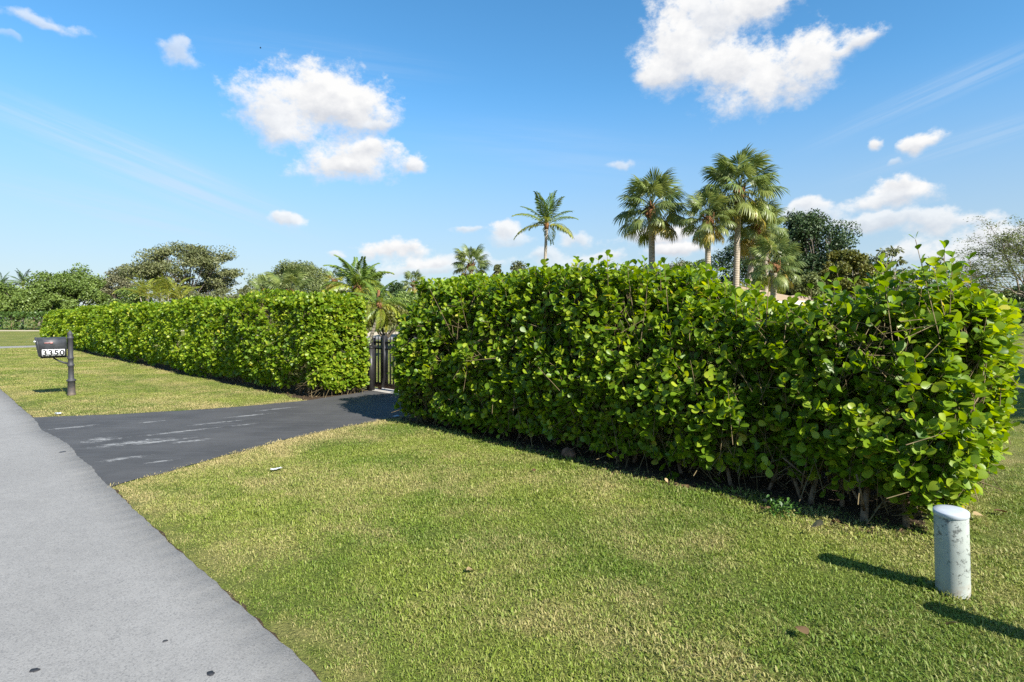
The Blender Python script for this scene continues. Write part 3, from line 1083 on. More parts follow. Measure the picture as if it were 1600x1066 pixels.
    # stems at the foot
    spots = [(.93, 5.16), (1.2, 5.08), (1.42, 5.34), (1.64, 5.24), (1.72, 5.30), (2.05, 5.4), (2.35, 5.28), (2.9, 5.35), (3.5, 5.38), (4.1, 5.42), (4.7, 5.45), (5.3, 5.45), (6.0, 5.5), (6.7, 5.5), (.95, 5.9), (1.0, 6.6), (1.5, 6.2), (2.3, 6.3)]
    for i, (s, t) in enumerate(spots):
        rr = r.uniform(.014, .025)
        p0 = np.array((s, t, -.02))
        lean = r.normal(0, .07, 2)
        lean[1] = abs(lean[1])
        p0[1] += .10
        pts = [p0, p0 + (lean[0] * .5, lean[1] * .5 + .01, .16), p0 + (lean[0] * 1.6, lean[1] * 1.6 + .06, .42), p0 + (lean[0] * 3, lean[1] * 3 + .14, .58)]
        st_ = stem_part(root, base, st3(np.array(pts)), np.array((1.25, 1.0, .8, .5)) * rr)
        # forks
        for q in range(r.integers(1, 4)):
            z0 = r.uniform(.06, .35)
            b0 = p0 + np.array((lean[0] * z0 * 2, lean[1] * z0 * 2, z0))
            dr = np.array((r.normal(0, .5), r.normal(-.12, .3), r.uniform(.5, 1.0)))
            dr /= np.linalg.norm(dr)
            l = r.uniform(.22, .45)
            pts = [b0, b0 + dr * l * .5 + (r.normal(0, .03), r.normal(0, .03), 0), b0 + dr * l + (0, 0, .06)]
            stem_part(root, base, st3(np.array(pts)), np.array((.55, .42, .25)) * rr, 5)


def left_hedge():
    r = np.random.default_rng(31)
    S0, S1, T0, T1, H = 10.7, 47.0, 5.16, 6.75, 2.03
    base = np.array((*ST(26.0, 6.0), 0.0))
    root = thing('hedge', 'long clipped bright green hedge left of the driveway, behind the mailbox', 'hedge', base, 0, 'leafy hedges along the road')
    n = 23000
    P, nn, f = hedge_surface(n, (S0, T0, .03), (S1, T1, H), (.42, .30, .22), r, (1.0, .15, .5, 2.2, 1.0, 0))
    # thin out with distance
    keep = r.uniform(size=n) < np.interp(P[:, 0], [11, 16, 26, 41], [1, .85, .62, .46])
    P, nn = P[keep], nn[keep]; n = len(P)
    hh = np.interp(P[:, 0], [10.7, 14, 24, 38, 45, 47], [1.03, 1.02, 1.0, .97, .94, .86])
    hh = hh * (1 + .014 * np.sin(P[:, 0] * 1.1) + .01 * np.sin(P[:, 0] * 2.7))
    lp = lump(P, 1.4, 2)
    P += nn * (lp * .085)[:, None]
    P[:, 1] += .22 * np.clip((P[:, 2] / H - .4) / .6, 0, 1) * np.clip(1 - (P[:, 1] - T0) / 1.0, 0, 1)
    P[:, 1] += np.where(nn[:, 1] < -.3, .10 * np.clip(1 - P[:, 2] / .4, 0, 1), 0)
    gap = lump(P, 2.4, 8)
    depth = r.exponential(.10, n)
    depth = np.where(gap < -.42, depth + .2, depth)
    P -= nn * np.minimum(depth, .6)[:, None]
    P[:, 2] *= hh
    D = unit(nn * .8 + np.array((0, 0, .65)) + r.normal(0, .42, (n, 3)))
    ln = r.uniform(.12, .25, n)
    pairs = r.integers(2, 5, n)
    P -= D * (ln * .75)[:, None]
    W, WD = st3(P), st_dir(D)
    lsz = np.interp(P[:, 0], [11, 20, 41], [.108, .125, .160])
    L = shoots(W, WD, ln, pairs, lsz, r, .42, .36)
    near = P[:, 0] < 17
    tw = twig_mesh((W - WD * .2)[near], (W + WD * ln[:, None])[near], .005, .003)
    outer = np.clip(1 - depth / .3, 0, 1)
    finish_hedge(root, base, L, tw, LEAF_LOW, 'hedge_leaf', 300, outer[L['sid']])
    for s in np.arange(11.0, 22.0, .75):
        t = 5.55 + r.normal(0, .05)
        p0 = np.array((s + r.normal(0, .1), t, -.02))
        stem_part(root, base, st3(np.array([p0, p0 + (.02, 0, .4), p0 + (r.normal(0, .08), 0, .95)])), (.03, .024, .014), 6)


def clipped_hedge(name, label, cx, cy, lx, ly, h, rz, n, leaf, seed, mat='far_hedge_leaf', group=None):
    """far hedge of small leaves"""
    r = np.random.default_rng(seed)
    root = thing(name, label, 'hedge', (cx, cy, 0), rz, group)
    P, nn, f = hedge_surface(n, (-lx / 2, -ly / 2, .05), (lx / 2, ly / 2, h), (.3, .3, .25), r, (1, .4, .7, .8, .8, 0))
    P += nn * (lump(P, .9, seed) * .12)[:, None] - nn * np.minimum(r.exponential(.12, n), .5)[:, None]
    a = unit(nn * .5 + r.normal(0, .8, (n, 3)))
    c = unit(nn + r.normal(0, .5, (n, 3))); c = unit(c - a * (a * c).sum(-1, keepdims=True))
    L = dict(o=P, a=a, c=c, size=leaf * r.uniform(.7, 1.2, n), wid=np.full(n, 1.0), curl=np.ones(n), var=np.clip(r.normal(.45, .2, n), 0, 1))
    V, F, var = leaves_mesh(L, LEAF_LOW)
    fo = obj('foliage', V, [F], M[mat], root, True, {'var': var})
    fo['kind'] = 'stuff'
    for k in range(int(lx / 3)):
        V, F = tube([(-lx / 2 + 1.5 + 3 * k, 0, 0), (-lx / 2 + 1.5 + 3 * k, .05, h * .7)], (.06, .03), 5)
        obj('stem', V, F, M['stem'], root)
    return root


near_hedge()
left_hedge()
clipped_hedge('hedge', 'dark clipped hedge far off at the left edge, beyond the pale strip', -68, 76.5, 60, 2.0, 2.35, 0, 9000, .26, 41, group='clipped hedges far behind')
clipped_hedge('hedge', 'mid green hedge far right, across the shaded lawn', 54.5, 53, 22, 2.6, 2.9, .3, 6000, .22, 42, 'green_leaf', group='clipped hedges far behind')


# ------------------------------------------------------------------ palms
def fan_frond(seed, droop):
    """costapalmate leaf: petiole along +x, folded fan with drooping segment tips; about 2 m reach"""
    r = np.random.default_rng(seed)
    mb = MB()
    pts = np.array([(x, 0, .10 * math.sin(x * 2.2) - droop * .28 * x * x) for x in np.linspace(0, 1.05, 5)])
    V, F = tube(pts, (.03, .024, .02, .018, .014), 4, False)
    mb.add(V, F)
    var = [r.uniform(.5, .9)] * len(V)
    end = pts[-1]; d0 = unit(pts[-1] - pts[-2])
    nseg = 40
    for i in range(nseg):
        ph = math.radians(-128 + 256 * i / (nseg - 1)) + r.normal(0, .03)
        k = math.cos(ph / 2) ** 2
        b = end + d0 * .32 * k + np.array((0, 0, -.10 * k * k * (1 + droop)))
        ln = (.62 + .36 * k) * r.uniform(.86, 1.1)
        dr = np.array((math.cos(ph), math.sin(ph), -.12 - .30 * abs(math.sin(ph)) - .35 * droop * (k > .3)))
        dr /= np.linalg.norm(dr)
        sd = unit(np.cross(dr, (0, 0, 1))) * .031
        up = np.array((0, 0, .012 * (1 if i % 2 else -1)))
        m1 = b + dr * ln * .45
        dd = unit(dr + np.array((0, 0, -.55 - .5 * droop)) * r.uniform(.6, 1.4))
        m2 = m1 + dd * ln * .33
        d3 = unit(dd + np.array((0, 0, -1.1)) * r.uniform(.5, 1.4))
        m3 = m2 + d3 * ln * .28
        mb.add([b, m1 - sd + up, m1 + sd - up, m2 - sd * .75, m2 + sd * .75, m3],
               [np.array([[0, 1, 2], [3, 5, 4]]), np.array([[1, 3, 4, 2]])])
        var += [np.clip(r.normal(.5, .22), 0, 1)] * 6
    F = [np.concatenate(mb.F3), np.concatenate(mb.F4)]
    return new_mesh('frond', np.concatenate(mb.V), F, M['sabal'], False, {'var': var})


def feather_frond(seed, length, droop, leaflet, pairs, hang=.5):
    """pinnate leaf: curved rachis along +x with two rows of leaflets"""
    r = np.random.default_rng(seed)
    mb = MB()
    s = np.linspace(0, 1, 9)
    ang = .12 - droop * (s ** 1.5)
    step = length / 8
    x = np.concatenate([[0], np.cumsum(np.cos(ang[:-1]) * step)]); z = np.concatenate([[0], np.cumsum(np.sin(ang[:-1]) * step)])
    pts = np.stack([x, 0 * x, z], -1)
    V, F = tube(pts, np.linspace(.035, .006, 9) * (length / 3), 4, False)
    mb.add(V, F); var = [.85] * len(V)
    for i in range(pairs):
        f = .16 + .84 * (i + .5) / pairs
        p = np.array((np.interp(f, s, x), 0, np.interp(f, s, z)))
        a = np.interp(f, s, ang)
        tg = np.array((math.cos(a), 0, math.sin(a)))
        ll = leaflet * (math.sin(min(1, f * 1.15) * 2.6 + .35) * .75 + .25) * r.uniform(.85, 1.12)
        for sg in (1, -1):
            dr = unit(tg * (.45 + .75 * f) + np.array((0, sg, 0)) * .9 + np.array((0, 0, .28)) + r.normal(0, .08, 3))
            w = unit(np.cross(dr, (0, 0, 1))) * leaflet * .045
            m1 = p + dr * ll * .45
            d2 = unit(dr + np.array((0, 0, -hang - .5 * r.uniform())))
            m2 = m1 + d2 * ll * .35
            d3 = unit(d2 + np.array((0, 0, -hang * 1.5)))
            m3 = m2 + d3 * ll * .25
            mb.add([p, m1 - w, m1 + w, m2 - w * .8, m2 + w * .8, m3], [np.array([[0, 1, 2], [3, 5, 4]]), np.array([[1, 3, 4, 2]])])
            var += [np.clip(r.normal(.5, .2), 0, 1)] * 6
    return new_mesh('frond', np.concatenate(mb.V), [np.concatenate(mb.F3), np.concatenate(mb.F4)], M['pinnate'], False, {'var': var})


FANS = [fan_frond(200 + k, d) for k, d in enumerate((.0, .35, .7, 1.0, .2, .55))]


def put_frond(root, me, head, az, el, sc, tint=(1, 1, 1), roll=0.0):
    o = bpy.data.objects.new('frond', me)
    COL.objects.link(o)
    o.parent = root
    o.location = head
    o.rotation_euler = (Matrix.Rotation(az, 3, 'Z') @ Matrix.Rotation(-el, 3, 'Y') @ Matrix.Rotation(roll, 3, 'X')).to_euler()
    o.scale = (sc, sc, sc)
    o.color = (*tint, 1)
    return o


def sabal(label, px, ytop, Y, crown_px, base_px=None, nfr=42, seed=0, boots=.9, dead=.12, trunk_r=.17, group='cabbage palms behind the hedge', skirt=-36, ycrown=None):
    """px, ytop: crown top in the photograph; crown_px: crown width in pixels"""
    r = np.random.default_rng(300 + seed)
    top = at(px, ytop, Y)
    reach = crown_px / 2 / FPX * Y
    sc = reach / 1.95
    hz = top[2] - reach * .98                      # crown heart
    bx = ((base_px if base_px is not None else px) - 800) / FPX * Y
    root = thing('cabbage_palm', label, 'palm tree', (bx, Y, 0), 0, group)
    lean = top[0] - bx
    zz = np.linspace(0, 1, 9)
    pts = np.stack([lean * zz ** 1.3, .15 * np.sin(zz * 2), hz * zz], -1)
    hb = boots * sc / max(hz, .1)
    V, F = tube(pts, np.interp(zz, [0, .12, 1], [1.25, 1.0, .88]) * trunk_r, 10)
    obj('trunk', V, F, M['palm_trunk'], root, True)
    head = pts[-1]
    # old leaf bases round the top of the trunk
    mb = MB()
    bt = np.stack([np.interp(np.linspace(1 - hb, 1.0, 5), zz, pts[:, 0]), np.interp(np.linspace(1 - hb, 1.0, 5), zz, pts[:, 1]), np.linspace(1 - hb, 1.0, 5) * hz], -1)
    mb.tube(bt, np.array((1.08, 1.45, 1.6, 1.5, .9)) * trunk_r, 10)
    for k in range(26):
        az = k * 2.4 + r.normal(0, .2); f = r.uniform(.05, .95)
        p = bt[0] * (1 - f) + bt[-1] * f
        d = np.array((math.cos(az), math.sin(az), 0))
        mb.tube([p + d * trunk_r * .8, p + d * trunk_r * 1.7 + (0, 0, .14 * sc), p + d * trunk_r * 1.95 + (0, 0, .34 * sc)], np.array((.075, .05, .02)) * sc, 4)
    mb.build('leaf_bases', M['palm_boot'], root)
    for k in range(nfr):
        f = (k + .5) / nfr
        el = math.radians(80 - (80 - skirt) * f) + r.normal(0, .07)
        az = k * 2.39996 + r.normal(0, .15)
        me = FANS[int(r.choice([0, 4, 1] if f < .4 else [1, 5, 2] if f < .75 else [2, 3, 5]))]
        if f > 1 - dead:
            tint = (2.3, 1.35, .75) if r.uniform() < .6 else (2.0, 1.6, .8)
        else:
            g = r.uniform(.8, 1.2)
            y_ = r.uniform(0, .25) + .35 * max(0, f - .6)
            tint = (g * (1 + y_ * 1.6), g * (1 + y_ * .8), g)
        put_frond(root, me, head + np.array((0, 0, -.30 * f * sc)), az, el, sc * r.uniform(.88, 1.1), tint, r.normal(0, .25))
    return root


sabal('stout single cabbage palm with a round crown, left of the palm cluster', 1019, 268, 33, 108, 1020, 46, 1, .9, .10, .19)
sabal('tallest cabbage palm of the cluster, thin pale trunk and round crown', 1157, 233, 30, 122, 1149, 48, 2, 1.0, .10, .16)
sabal('shorter cabbage palm just left of the tallest one, drooping grey-green crown', 1108, 296, 29, 84, 1107, 42, 3, 1.0, .14, .15)
sabal('cabbage palm with a leaning trunk just right of the tallest one', 1184, 308, 31, 86, 1163, 42, 4, .8, .14, .15)
sabal('yellowing drooping cabbage palm at the right of the cluster', 1200, 326, 34, 62, 1196, 28, 5, .6, .3, .15)
sabal('short cabbage palm with a pale bushy crown in front of the tan roof', 1212, 368, 27, 86, 1209, 36, 6, .7, .12, .15)
sabal('distant cabbage palm left of the coconut palm, seen over the hedge', 736, 381, 52, 62, 736, 34, 7, .8, .12, .2)
sabal('small distant cabbage palm above the gate, left end of the near hedge', 646, 420, 62, 40, 646, 26, 8, .8, .1, .2)
sabal('broad pale fan palm before the wide olive tree, left of the gate', 452, 416, 66, 80, 452, 34, 9, .6, .15, .2, skirt=-40)
sabal('low pale fan palm left of the broad one, over the long hedge', 415, 428, 68, 56, 415, 30, 10, .6, .2, .2, skirt=-40)
sabal('yellow-crowned small palm between the wide olive tree and the feather palm', 522, 420, 60, 34, 522, 24, 11, .6, .7, .18)


def feather_palm(name, label, px, yhead, Y, fronds, length, meshes, trunk_r, seed, group=None, base_px=None, mat='palm_trunk', els=None, shaft=True, tint0=(1, 1, 1), yellow=.2):
    r = np.random.default_rng(500 + seed)
    head = at(px, yhead, Y)
    bx = ((base_px if base_px is not None else px) - 800) / FPX * Y
    root = thing(name, label, 'palm tree', (bx, Y, 0), 0, group)
    zz = np.linspace(0, 1, 10)
    pts = np.stack([(head[0] - bx) * zz ** 1.6, .0 * zz, head[2] * zz], -1)
    V, F = tube(pts, np.interp(zz, [0, .1, .9, 1], [1.4, 1.0, .85, .95]) * trunk_r, 9)
    obj('trunk', V, F, M[mat], root, True)
    if shaft:
        mb = MB()
        mb.tube([pts[-1] - (0, 0, .05), pts[-1] + (0, 0, .3), pts[-1] + (0, 0, .75)], np.array((1.25, 1.5, .6)) * trunk_r, 8)
        mb.build('crown_shaft', M['palm_boot'], root)
    h0 = pts[-1] + np.array((0, 0, .25))
    for k in range(fronds):
        f = (k + .5) / fronds
        el = math.radians(np.interp(f, [0, 1], els or (82, -32))) + r.normal(0, .08)
        az = k * 2.39996 + r.normal(0, .15) + seed
        me = meshes[min(len(meshes) - 1, int(f * len(meshes)))]
        y_ = yellow * (f ** 2) * r.uniform(.3, 1.6)
        tint = (tint0[0] * (1 + 2.2 * y_), tint0[1] * (1 + .8 * y_), tint0[2])
        put_frond(root, me, h0, az, el, length * r.uniform(.88, 1.08), tint, r.normal(0, .2))
    return root


COCO = [feather_frond(400 + k, 1.0, d, .26, 34, .6) for k, d in enumerate((.5, .8, 1.05, 1.2))]
QUEEN = [feather_frond(410 + k, 1.0, d, .26, 42, 1.0) for k, d in enumerate((1.0, 1.4, 1.75, 2.0))]
feather_palm('coconut_palm', 'tall slim coconut palm alone against the sky, left of the cabbage palms', 854, 357, 47, 17, 2.9, COCO, .14, 1, 'feather palms', 849, els=(84, -16), yellow=.45)
feather_palm('queen_palm', 'large feather palm with arching fronds behind the gate', 558, 466, 21, 26, 1.5, QUEEN, .11, 2, 'feather palms', 552, els=(80, -30), yellow=.45, tint0=(1.25, 1.2, 1.0))
feather_palm('queen_palm', 'lower yellowing feather palm just behind the gate, right of the large one', 592, 492, 17.5, 16, 1.0, QUEEN, .06, 3, 'feather palms', 570, els=(70, -40), yellow=.45, tint0=(1.25, 1.2, .95))
feather_palm('coconut_palm', 'dark distant feather palm above the trees at the far left edge', 36, 446, 88, 14, 2.3, COCO, .16, 4, 'feather palms', 35, els=(80, -20), tint0=(.7, .75, .8))
feather_palm('coconut_palm', 'dark half hidden feather palm at the very left edge of the trees', 1, 450, 86, 13, 2.3, COCO, .16, 5, 'feather palms', 2, els=(80, -20), tint0=(.75, .8, .8))


# ------------------------------------------------------------------ broadleaf trees
def crown_mesh(blobs, n, leaf, r, var_mu=.5, flat=.0, shell=.55):
    """blobs rows (x,y,z,rx,ry,rz); leaf-sized folded quads spread through each"""
    B = np.asarray(blobs, float)
    vol = (B[:, 3] * B[:, 4] * B[:, 5]) ** (2 / 3)
    cnt = r.multinomial(n, vol / vol.sum())
    bi = np.repeat(np.arange(len(B)), cnt)
    n = len(bi)
    d = unit(r.normal(size=(n, 3)))
    rad = r.uniform(size=n) ** (1 / 3 if shell <= 0 else shell * .6)
    ed = 1 + .42 * lump(d * 2.3 + B[bi, :3], 1.0, 3)
    o = B[bi, :3] + d * (rad * ed)[:, None] * B[bi, 3:]
    a = unit(r.normal(size=(n, 3)) + d * .5)
    c = unit(d * .7 + np.array((0, 0, .6 + flat)) + r.normal(0, .6, (n, 3)))
    c = unit(c - a * (a * c).sum(-1, keepdims=True))
    b = np.cross(c, a)
    s = leaf * r.uniform(.55, 1.25, n)
    bv = r.normal(0, .12, len(B))
    var = np.clip(var_mu + bv[bi] + r.normal(0, .17, n), 0, 1)
    T = np.array([(-.5, 0, 0), (0, .32, .06), (.5, 0, 0), (0, -.32, .06)])
    V = o[:, None] + s[:, None, None] * (T[None, :, 0:1] * a[:, None] + T[None, :, 1:2] * b[:, None] + T[None, :, 2:3] * c[:, None])
    F = (np.arange(4)[None] + (np.arange(n) * 4)[:, None])
    return V.reshape(-1, 3), F, np.repeat(var, 4)


def tree(name, label, px, ytop, width_px, Y, mat, n, leaf, seed, ybot=None, group='trees behind the hedges', nb=26, gap=.0, bark='bark', skew=0.0, brad=.30, shell=.55, trunks=1, flat=0., var_mu=.5, limbs=True, dep=.8, low=-.9):
    r = np.random.default_rng(700 + seed)
    H = EYE + (HOR - ytop) * Y / FPX
    W = width_px / FPX * Y
    zb = H * .25 if ybot is None else max(.3, EYE + (HOR - ybot) * Y / FPX)
    cx = (px - 800) / FPX * Y
    root = thing(name, label, 'tree', (cx, Y, 0), 0, group)
    rx, ry, rz = W / 2, W / 2 * dep, (H - zb) / 2
    cz = (H + zb) / 2
    blobs = []
    for k in range(nb):
        d = unit(r.normal(size=3))
        if d[2] < low: d[2] *= -1
        q = r.uniform(.45, 1.0) ** .5
        br = brad * r.uniform(.65, 1.3)
        f = max(0.0, q - br * .75)
        p = np.array((d[0] * rx * f + skew * rx * d[2], d[1] * ry * f, cz + d[2] * rz * f))
        blobs.append((*p, br * rx * 1.05, br * ry * 1.05, br * min(rz * 1.15, rx) * .85))
    V, F, var = crown_mesh(blobs, n, leaf, r, var_mu, flat, shell)
    mb = MB()
    tr = max(.10, H * .026)
    fork = np.array((0, 0, max(zb * .75, H * .18)))
    for k in range(trunks):
        off = np.array((r.normal(0, .5), r.normal(0, .3), 0)) if trunks > 1 else np.zeros(3)
        mb.tube([off, off * .9 + fork * .5 + (r.normal(0, .1), 0, 0), fork + off * .6], np.array((1.35, 1.0, .85)) * tr / math.sqrt(trunks), 8)
    if limbs:
        for b in blobs[::1]:
            e = np.array(b[:3])
            m_ = fork * .55 + e * .45 + np.array((r.normal(0, .06) * W, r.normal(0, .05) * W, -.04 * H))
            mb.tube([fork - (0, 0, .1), m_, e], np.array((.42, .22, .06)) * tr, 5, False)
            for q in range(3):
                e2 = e + unit(r.normal(size=3)) * np.array(b[3:]) * .85
                mb.tube([m_ * .3 + e * .7, e2], np.array((.11, .03)) * tr, 3, False)
    mb.build('trunk', M[bark], root, True)
    c = obj('crown', V, [F], M[mat], root, False, {'var': var})
    return root


def belt():
    """far-off mass of trees that closes the horizon"""
    r = np.random.default_rng(88)
    bl = []
    for k in range(260):
        px = r.uniform(-900, 2500); Y = r.uniform(130, 185)
        top = EYE + (HOR - r.uniform(446, 474)) * Y / FPX
        w = r.uniform(5, 10)
        bl.append(((px - 800) / FPX * Y, Y, top * .5, w, w * .6, top * .52))
    V, F, var = crown_mesh(bl, 42000, .85, r)
    tag(obj('distant_trees', V, [F], M['oak_leaf'], None, False, {'var': var}), 'far-off mass of low trees along the horizon', kind='stuff')


belt()
tree('oak_tree', 'big spreading oak with sky showing through its grey-green crown', 292, 377, 176, 90, 'oak_leaf', 31500, 0.311, 1, 470, nb=44, brad=.21, trunks=3, shell=.7)
tree('bushy_tree', 'bushy mid green tree left of the big oak, over the long hedge', 110, 412, 124, 84, 'green_leaf', 26250, 0.311, 2, 506, nb=34, brad=.25)
tree('bushy_tree', 'bushy mid green tree at the left edge, above the far clipped hedge', 25, 434, 120, 82, 'green_leaf', 22750, 0.311, 3, 506, nb=30, brad=.26)
tree('bushy_tree', 'low green tree between the left edge trees, nearest the far clipped hedge', 62, 448, 70, 79.5, 'green_leaf', 10500, 0.296, 33, 506, nb=22, brad=.3)
tree('olive_tree', 'grey olive coloured tree between the bushy green tree and the oak', 186, 411, 88, 96, 'olive_leaf', 14000, 0.311, 4, 506, nb=26, brad=.27)
tree('bushy_tree', 'bushy tree off the left edge of the picture', -60, 420, 140, 85, 'green_leaf', 6000, .5, 34, 506, nb=26, brad=.28)
tree('small_tree', 'small dull green tree in the gap right of the big oak', 386, 436, 40, 92, 'oak_leaf', 7000, 0.266, 5, 506, nb=18, brad=.32)
tree('acacia_tree', 'wide olive feathery tree with a domed crown left of the gate', 463, 402, 152, 84, 'feather_leaf', 38500, 0.266, 6, 506, nb=44, brad=.22, shell=.8)
tree('round_tree', 'round dark green tree behind the large feather palm', 574, 405, 66, 66, 'green_leaf', 12250, 0.237, 7, 506, nb=24, brad=.28, var_mu=.32)
tree('low_tree', 'low dark tree behind the gate, below the small fan palm', 622, 436, 52, 70, 'dark_leaf', 7000, 0.266, 8, 506, nb=16, brad=.33)
tree('low_tree', 'low grey-green tree right of the distant cabbage palm', 776, 403, 30, 58, 'oak_leaf', 6125, 0.222, 9, 506, nb=16, brad=.3)
tree('low_tree', 'low dark green tree just left of the coconut palm, over the hedge', 818, 403, 80, 62, 'oak_leaf', 13125, 0.237, 10, 506, nb=28, brad=.25, var_mu=.35)
tree('low_tree', 'low grey tree peeping over the hedge right of the coconut palm', 905, 418, 80, 66, 'olive_leaf', 7000, 0.252, 11, 506, nb=18, brad=.26)
tree('olive_tree', 'hazy grey tree low between the coconut palm and the palm cluster', 1045, 391, 112, 72, 'olive_leaf', 16625, 0.252, 12, 506, nb=34, brad=.22, shell=.8)
tree('bushy_tree', 'light green bushy tree behind the trunks of the palm cluster', 1085, 398, 76, 50, 'green_leaf', 12250, 0.192, 13, 506, nb=24, brad=.27)
tree('fig_tree', 'large dark glossy tree rising right of the palm cluster', 1272, 326, 150, 45, 'dark_leaf', 35000, 0.185, 14, 472, nb=54, brad=.24, skew=-.1)
tree('fig_tree', 'dark tree filling the gaps between the palm cluster trunks', 1190, 352, 215, 47, 'dark_leaf', 30000, .190, 15, 500, nb=60, brad=.21)
tree('low_tree', 'low grey-green tree below the right side of the big oak', 345, 449, 120, 86, 'oak_leaf', 12000, .29, 51, 508, nb=30, brad=.25)
tree('low_tree', 'low olive tree filling in below the wide domed tree', 500, 434, 120, 78, 'feather_leaf', 12000, .27, 52, 508, nb=30, brad=.25)
tree('low_tree', 'low dark green tree left of the yellowish clumping palm', 205, 446, 100, 80, 'green_leaf', 11000, .28, 53, 508, nb=28, brad=.26, var_mu=.3)
tree('bushy_tree', 'broad dark green tree low between the dark tree and the umbrella trees', 1335, 400, 110, 42, 'dark_leaf', 15000, .18, 54, 500, nb=34, brad=.24)
tree('schefflera_tree', 'yellow-green broadleaf tree at the right foot of the dark tree', 1322, 388, 96, 33, 'yellow_leaf', 13125, 0.163, 16, 470, nb=30, brad=.21, bark='pale_bark', flat=.6, shell=.7, trunks=3)
tree('palmetto_tree', 'feathery green bush in front of the dark tree above the roof end', 1268, 426, 70, 30, 'feather_leaf', 7000, 0.148, 17, 476, nb=18, brad=.3)
tree('bushy_tree', 'mixed green tree low behind the near hedge at the right', 1395, 418, 100, 38, 'green_leaf', 12250, 0.163, 18, 506, nb=28, brad=.24, var_mu=.35)
tree('bushy_tree', 'dull dark tree behind the far right hedge', 1590, 440, 90, 62, 'dark_leaf', 14000, 0.237, 19, 506, nb=30, brad=.26, var_mu=.7)
tree('bushy_tree', 'grey-green tree low behind the right end of the near hedge', 1500, 444, 120, 66, 'olive_leaf', 14000, 0.252, 20, 506, nb=30, brad=.26)
tree('bushy_tree', 'leafy tree off the right edge of the picture', 1690, 410, 150, 58, 'dark_leaf', 6000, .4, 21, 506, nb=24, brad=.28)


tree('garden_shrub', 'yellow-green shrub below the feather palms behind the gate', 602, 470, 78, 24, 'yellow_leaf', 8750, 0.126, 40, 519, nb=20, brad=.32, group='shrubs inside the plot', var_mu=.4)
tree('garden_shrub', 'green shrub hidden behind the near hedge, right of the gate', 640, 458, 90, 30, 'green_leaf', 8750, 0.133, 41, 519, nb=22, brad=.3, group='shrubs inside the plot')


def clump_palm(label, px, ytop, width_px, Y, seed):
    """areca: many stems from one root, arching yellow fronds"""
    r = np.random.default_rng(900 + seed)
    root = thing('areca_palm', label, 'palm clump', ((px - 800) / FPX * Y, Y, 0), 0, 'clumping palms')
    W = width_px / FPX * Y; H = EYE + (HOR - ytop) * Y / FPX
    me = [AREC[k] for k in range(3)]
    for k in range(13):
        x0 = r.uniform(-.42, .42) * W; hh = H * r.uniform(.45, .68)
        p0 = np.array((x0 * .5, r.normal(0, .3), 0)); p1 = np.array((x0, r.normal(0, .6), hh))
        V, F = tube([p0, p0 * .4 + p1 * .6 + (0, 0, .2), p1], (.07, .06, .05), 5)
        obj('stem', V, F, M['pale_bark'], root, True)
        for q in range(5):
            g = r.uniform(.8, 1.25)
            put_frond(root, me[q % 3], p1, r.uniform(0, 6.28), math.radians(r.uniform(30, 78)), H * .42 * r.uniform(.8, 1.1), (g * 1.75, g * 1.25, g * .8))
    return root


AREC = [feather_frond(430 + k, 1.0, d, .24, 20, .5) for k, d in enumerate((.9, 1.3, 1.7))]
clump_palm('yellowish clumping palm in front of the big oak, over the long hedge', 254, 428, 84, 74, 1)
clump_palm('dull yellow clumping palm behind the tan roof, right of the leaning palm', 1178, 428, 50, 36, 2)


def umbrella_tree(label, px, Y, heads, seed):
    """thin bare branches, each ending in a flat rosette of long drooping leaves"""
    r = np.random.default_rng(950 + seed)
    bx = (px - 800) / FPX * Y
    root = thing('umbrella_tree', label, 'tree', (bx, Y, 0), 0, 'umbrella trees at the right')
    mb = MB()
    fork = np.array((0, 0, 1.6))
    mb.tube([(0, 0, 0), (.05, 0, .8), fork], (.10, .08, .07), 7)
    LV = dict(o=[], a=[], c=[], size=[])
    for hx, hy in heads:
        e = at(hx, hy, Y) - np.array((bx, Y, 0)); e[1] += r.normal(0, .35)
        m_ = fork * .5 + e * .5 + np.array((r.normal(0, .12), r.normal(0, .1), -.15))
        mb.tube([fork, m_, e], (.05, .035, .022), 5)
        for ring in range(2):
            for k in range(13):
                an = r.uniform(0, 6.283); el = r.uniform(-.35, .5)
                d = np.array((math.cos(an) * math.cos(el), math.sin(an) * math.cos(el), math.sin(el)))
                p = e + d * r.uniform(.05, .42)
                for j in range(3):
                    aa = unit(d + r.normal(0, .6, 3) + (0, 0, -.35))
                    cc = unit(np.array((0, 0, 1.)) + r.normal(0, .3, 3)); cc = unit(cc - aa * (aa @ cc))
                    LV['o'].append(p); LV['a'].append(aa); LV['c'].append(cc); LV['size'].append(r.uniform(.16, .30))
    mb.build('trunk', M['pale_bark'], root, True)
    n = len(LV['o'])
    L = {k: np.array(v) for k, v in LV.items()}
    L.update(wid=np.full(n, .7), curl=np.full(n, 2.0), var=np.clip(r.normal(.5, .2, n), 0, 1))
    V, F, var = leaves_mesh(L, LEAF_LOW)
    obj('crown', V, [F], M['oak_leaf' if seed == 1 else 'dark_leaf'], root, True, {'var': var})


umbrella_tree('open branched umbrella tree with flat leaf rosettes, right of the yellow-green tree', 1390, 35, [(1398, 391), (1362, 404), (1380, 412), (1400, 410), (1384, 396), (1412, 424), (1430, 426), (1368, 424), (1446, 432), (1345, 415), (1420, 440), (1395, 432)], 1)
umbrella_tree('thin umbrella tree with one raised flat leaf head over the near hedge', 1445, 36, [(1452, 409), (1440, 440), (1428, 432), (1465, 445), (1418, 428)], 2)


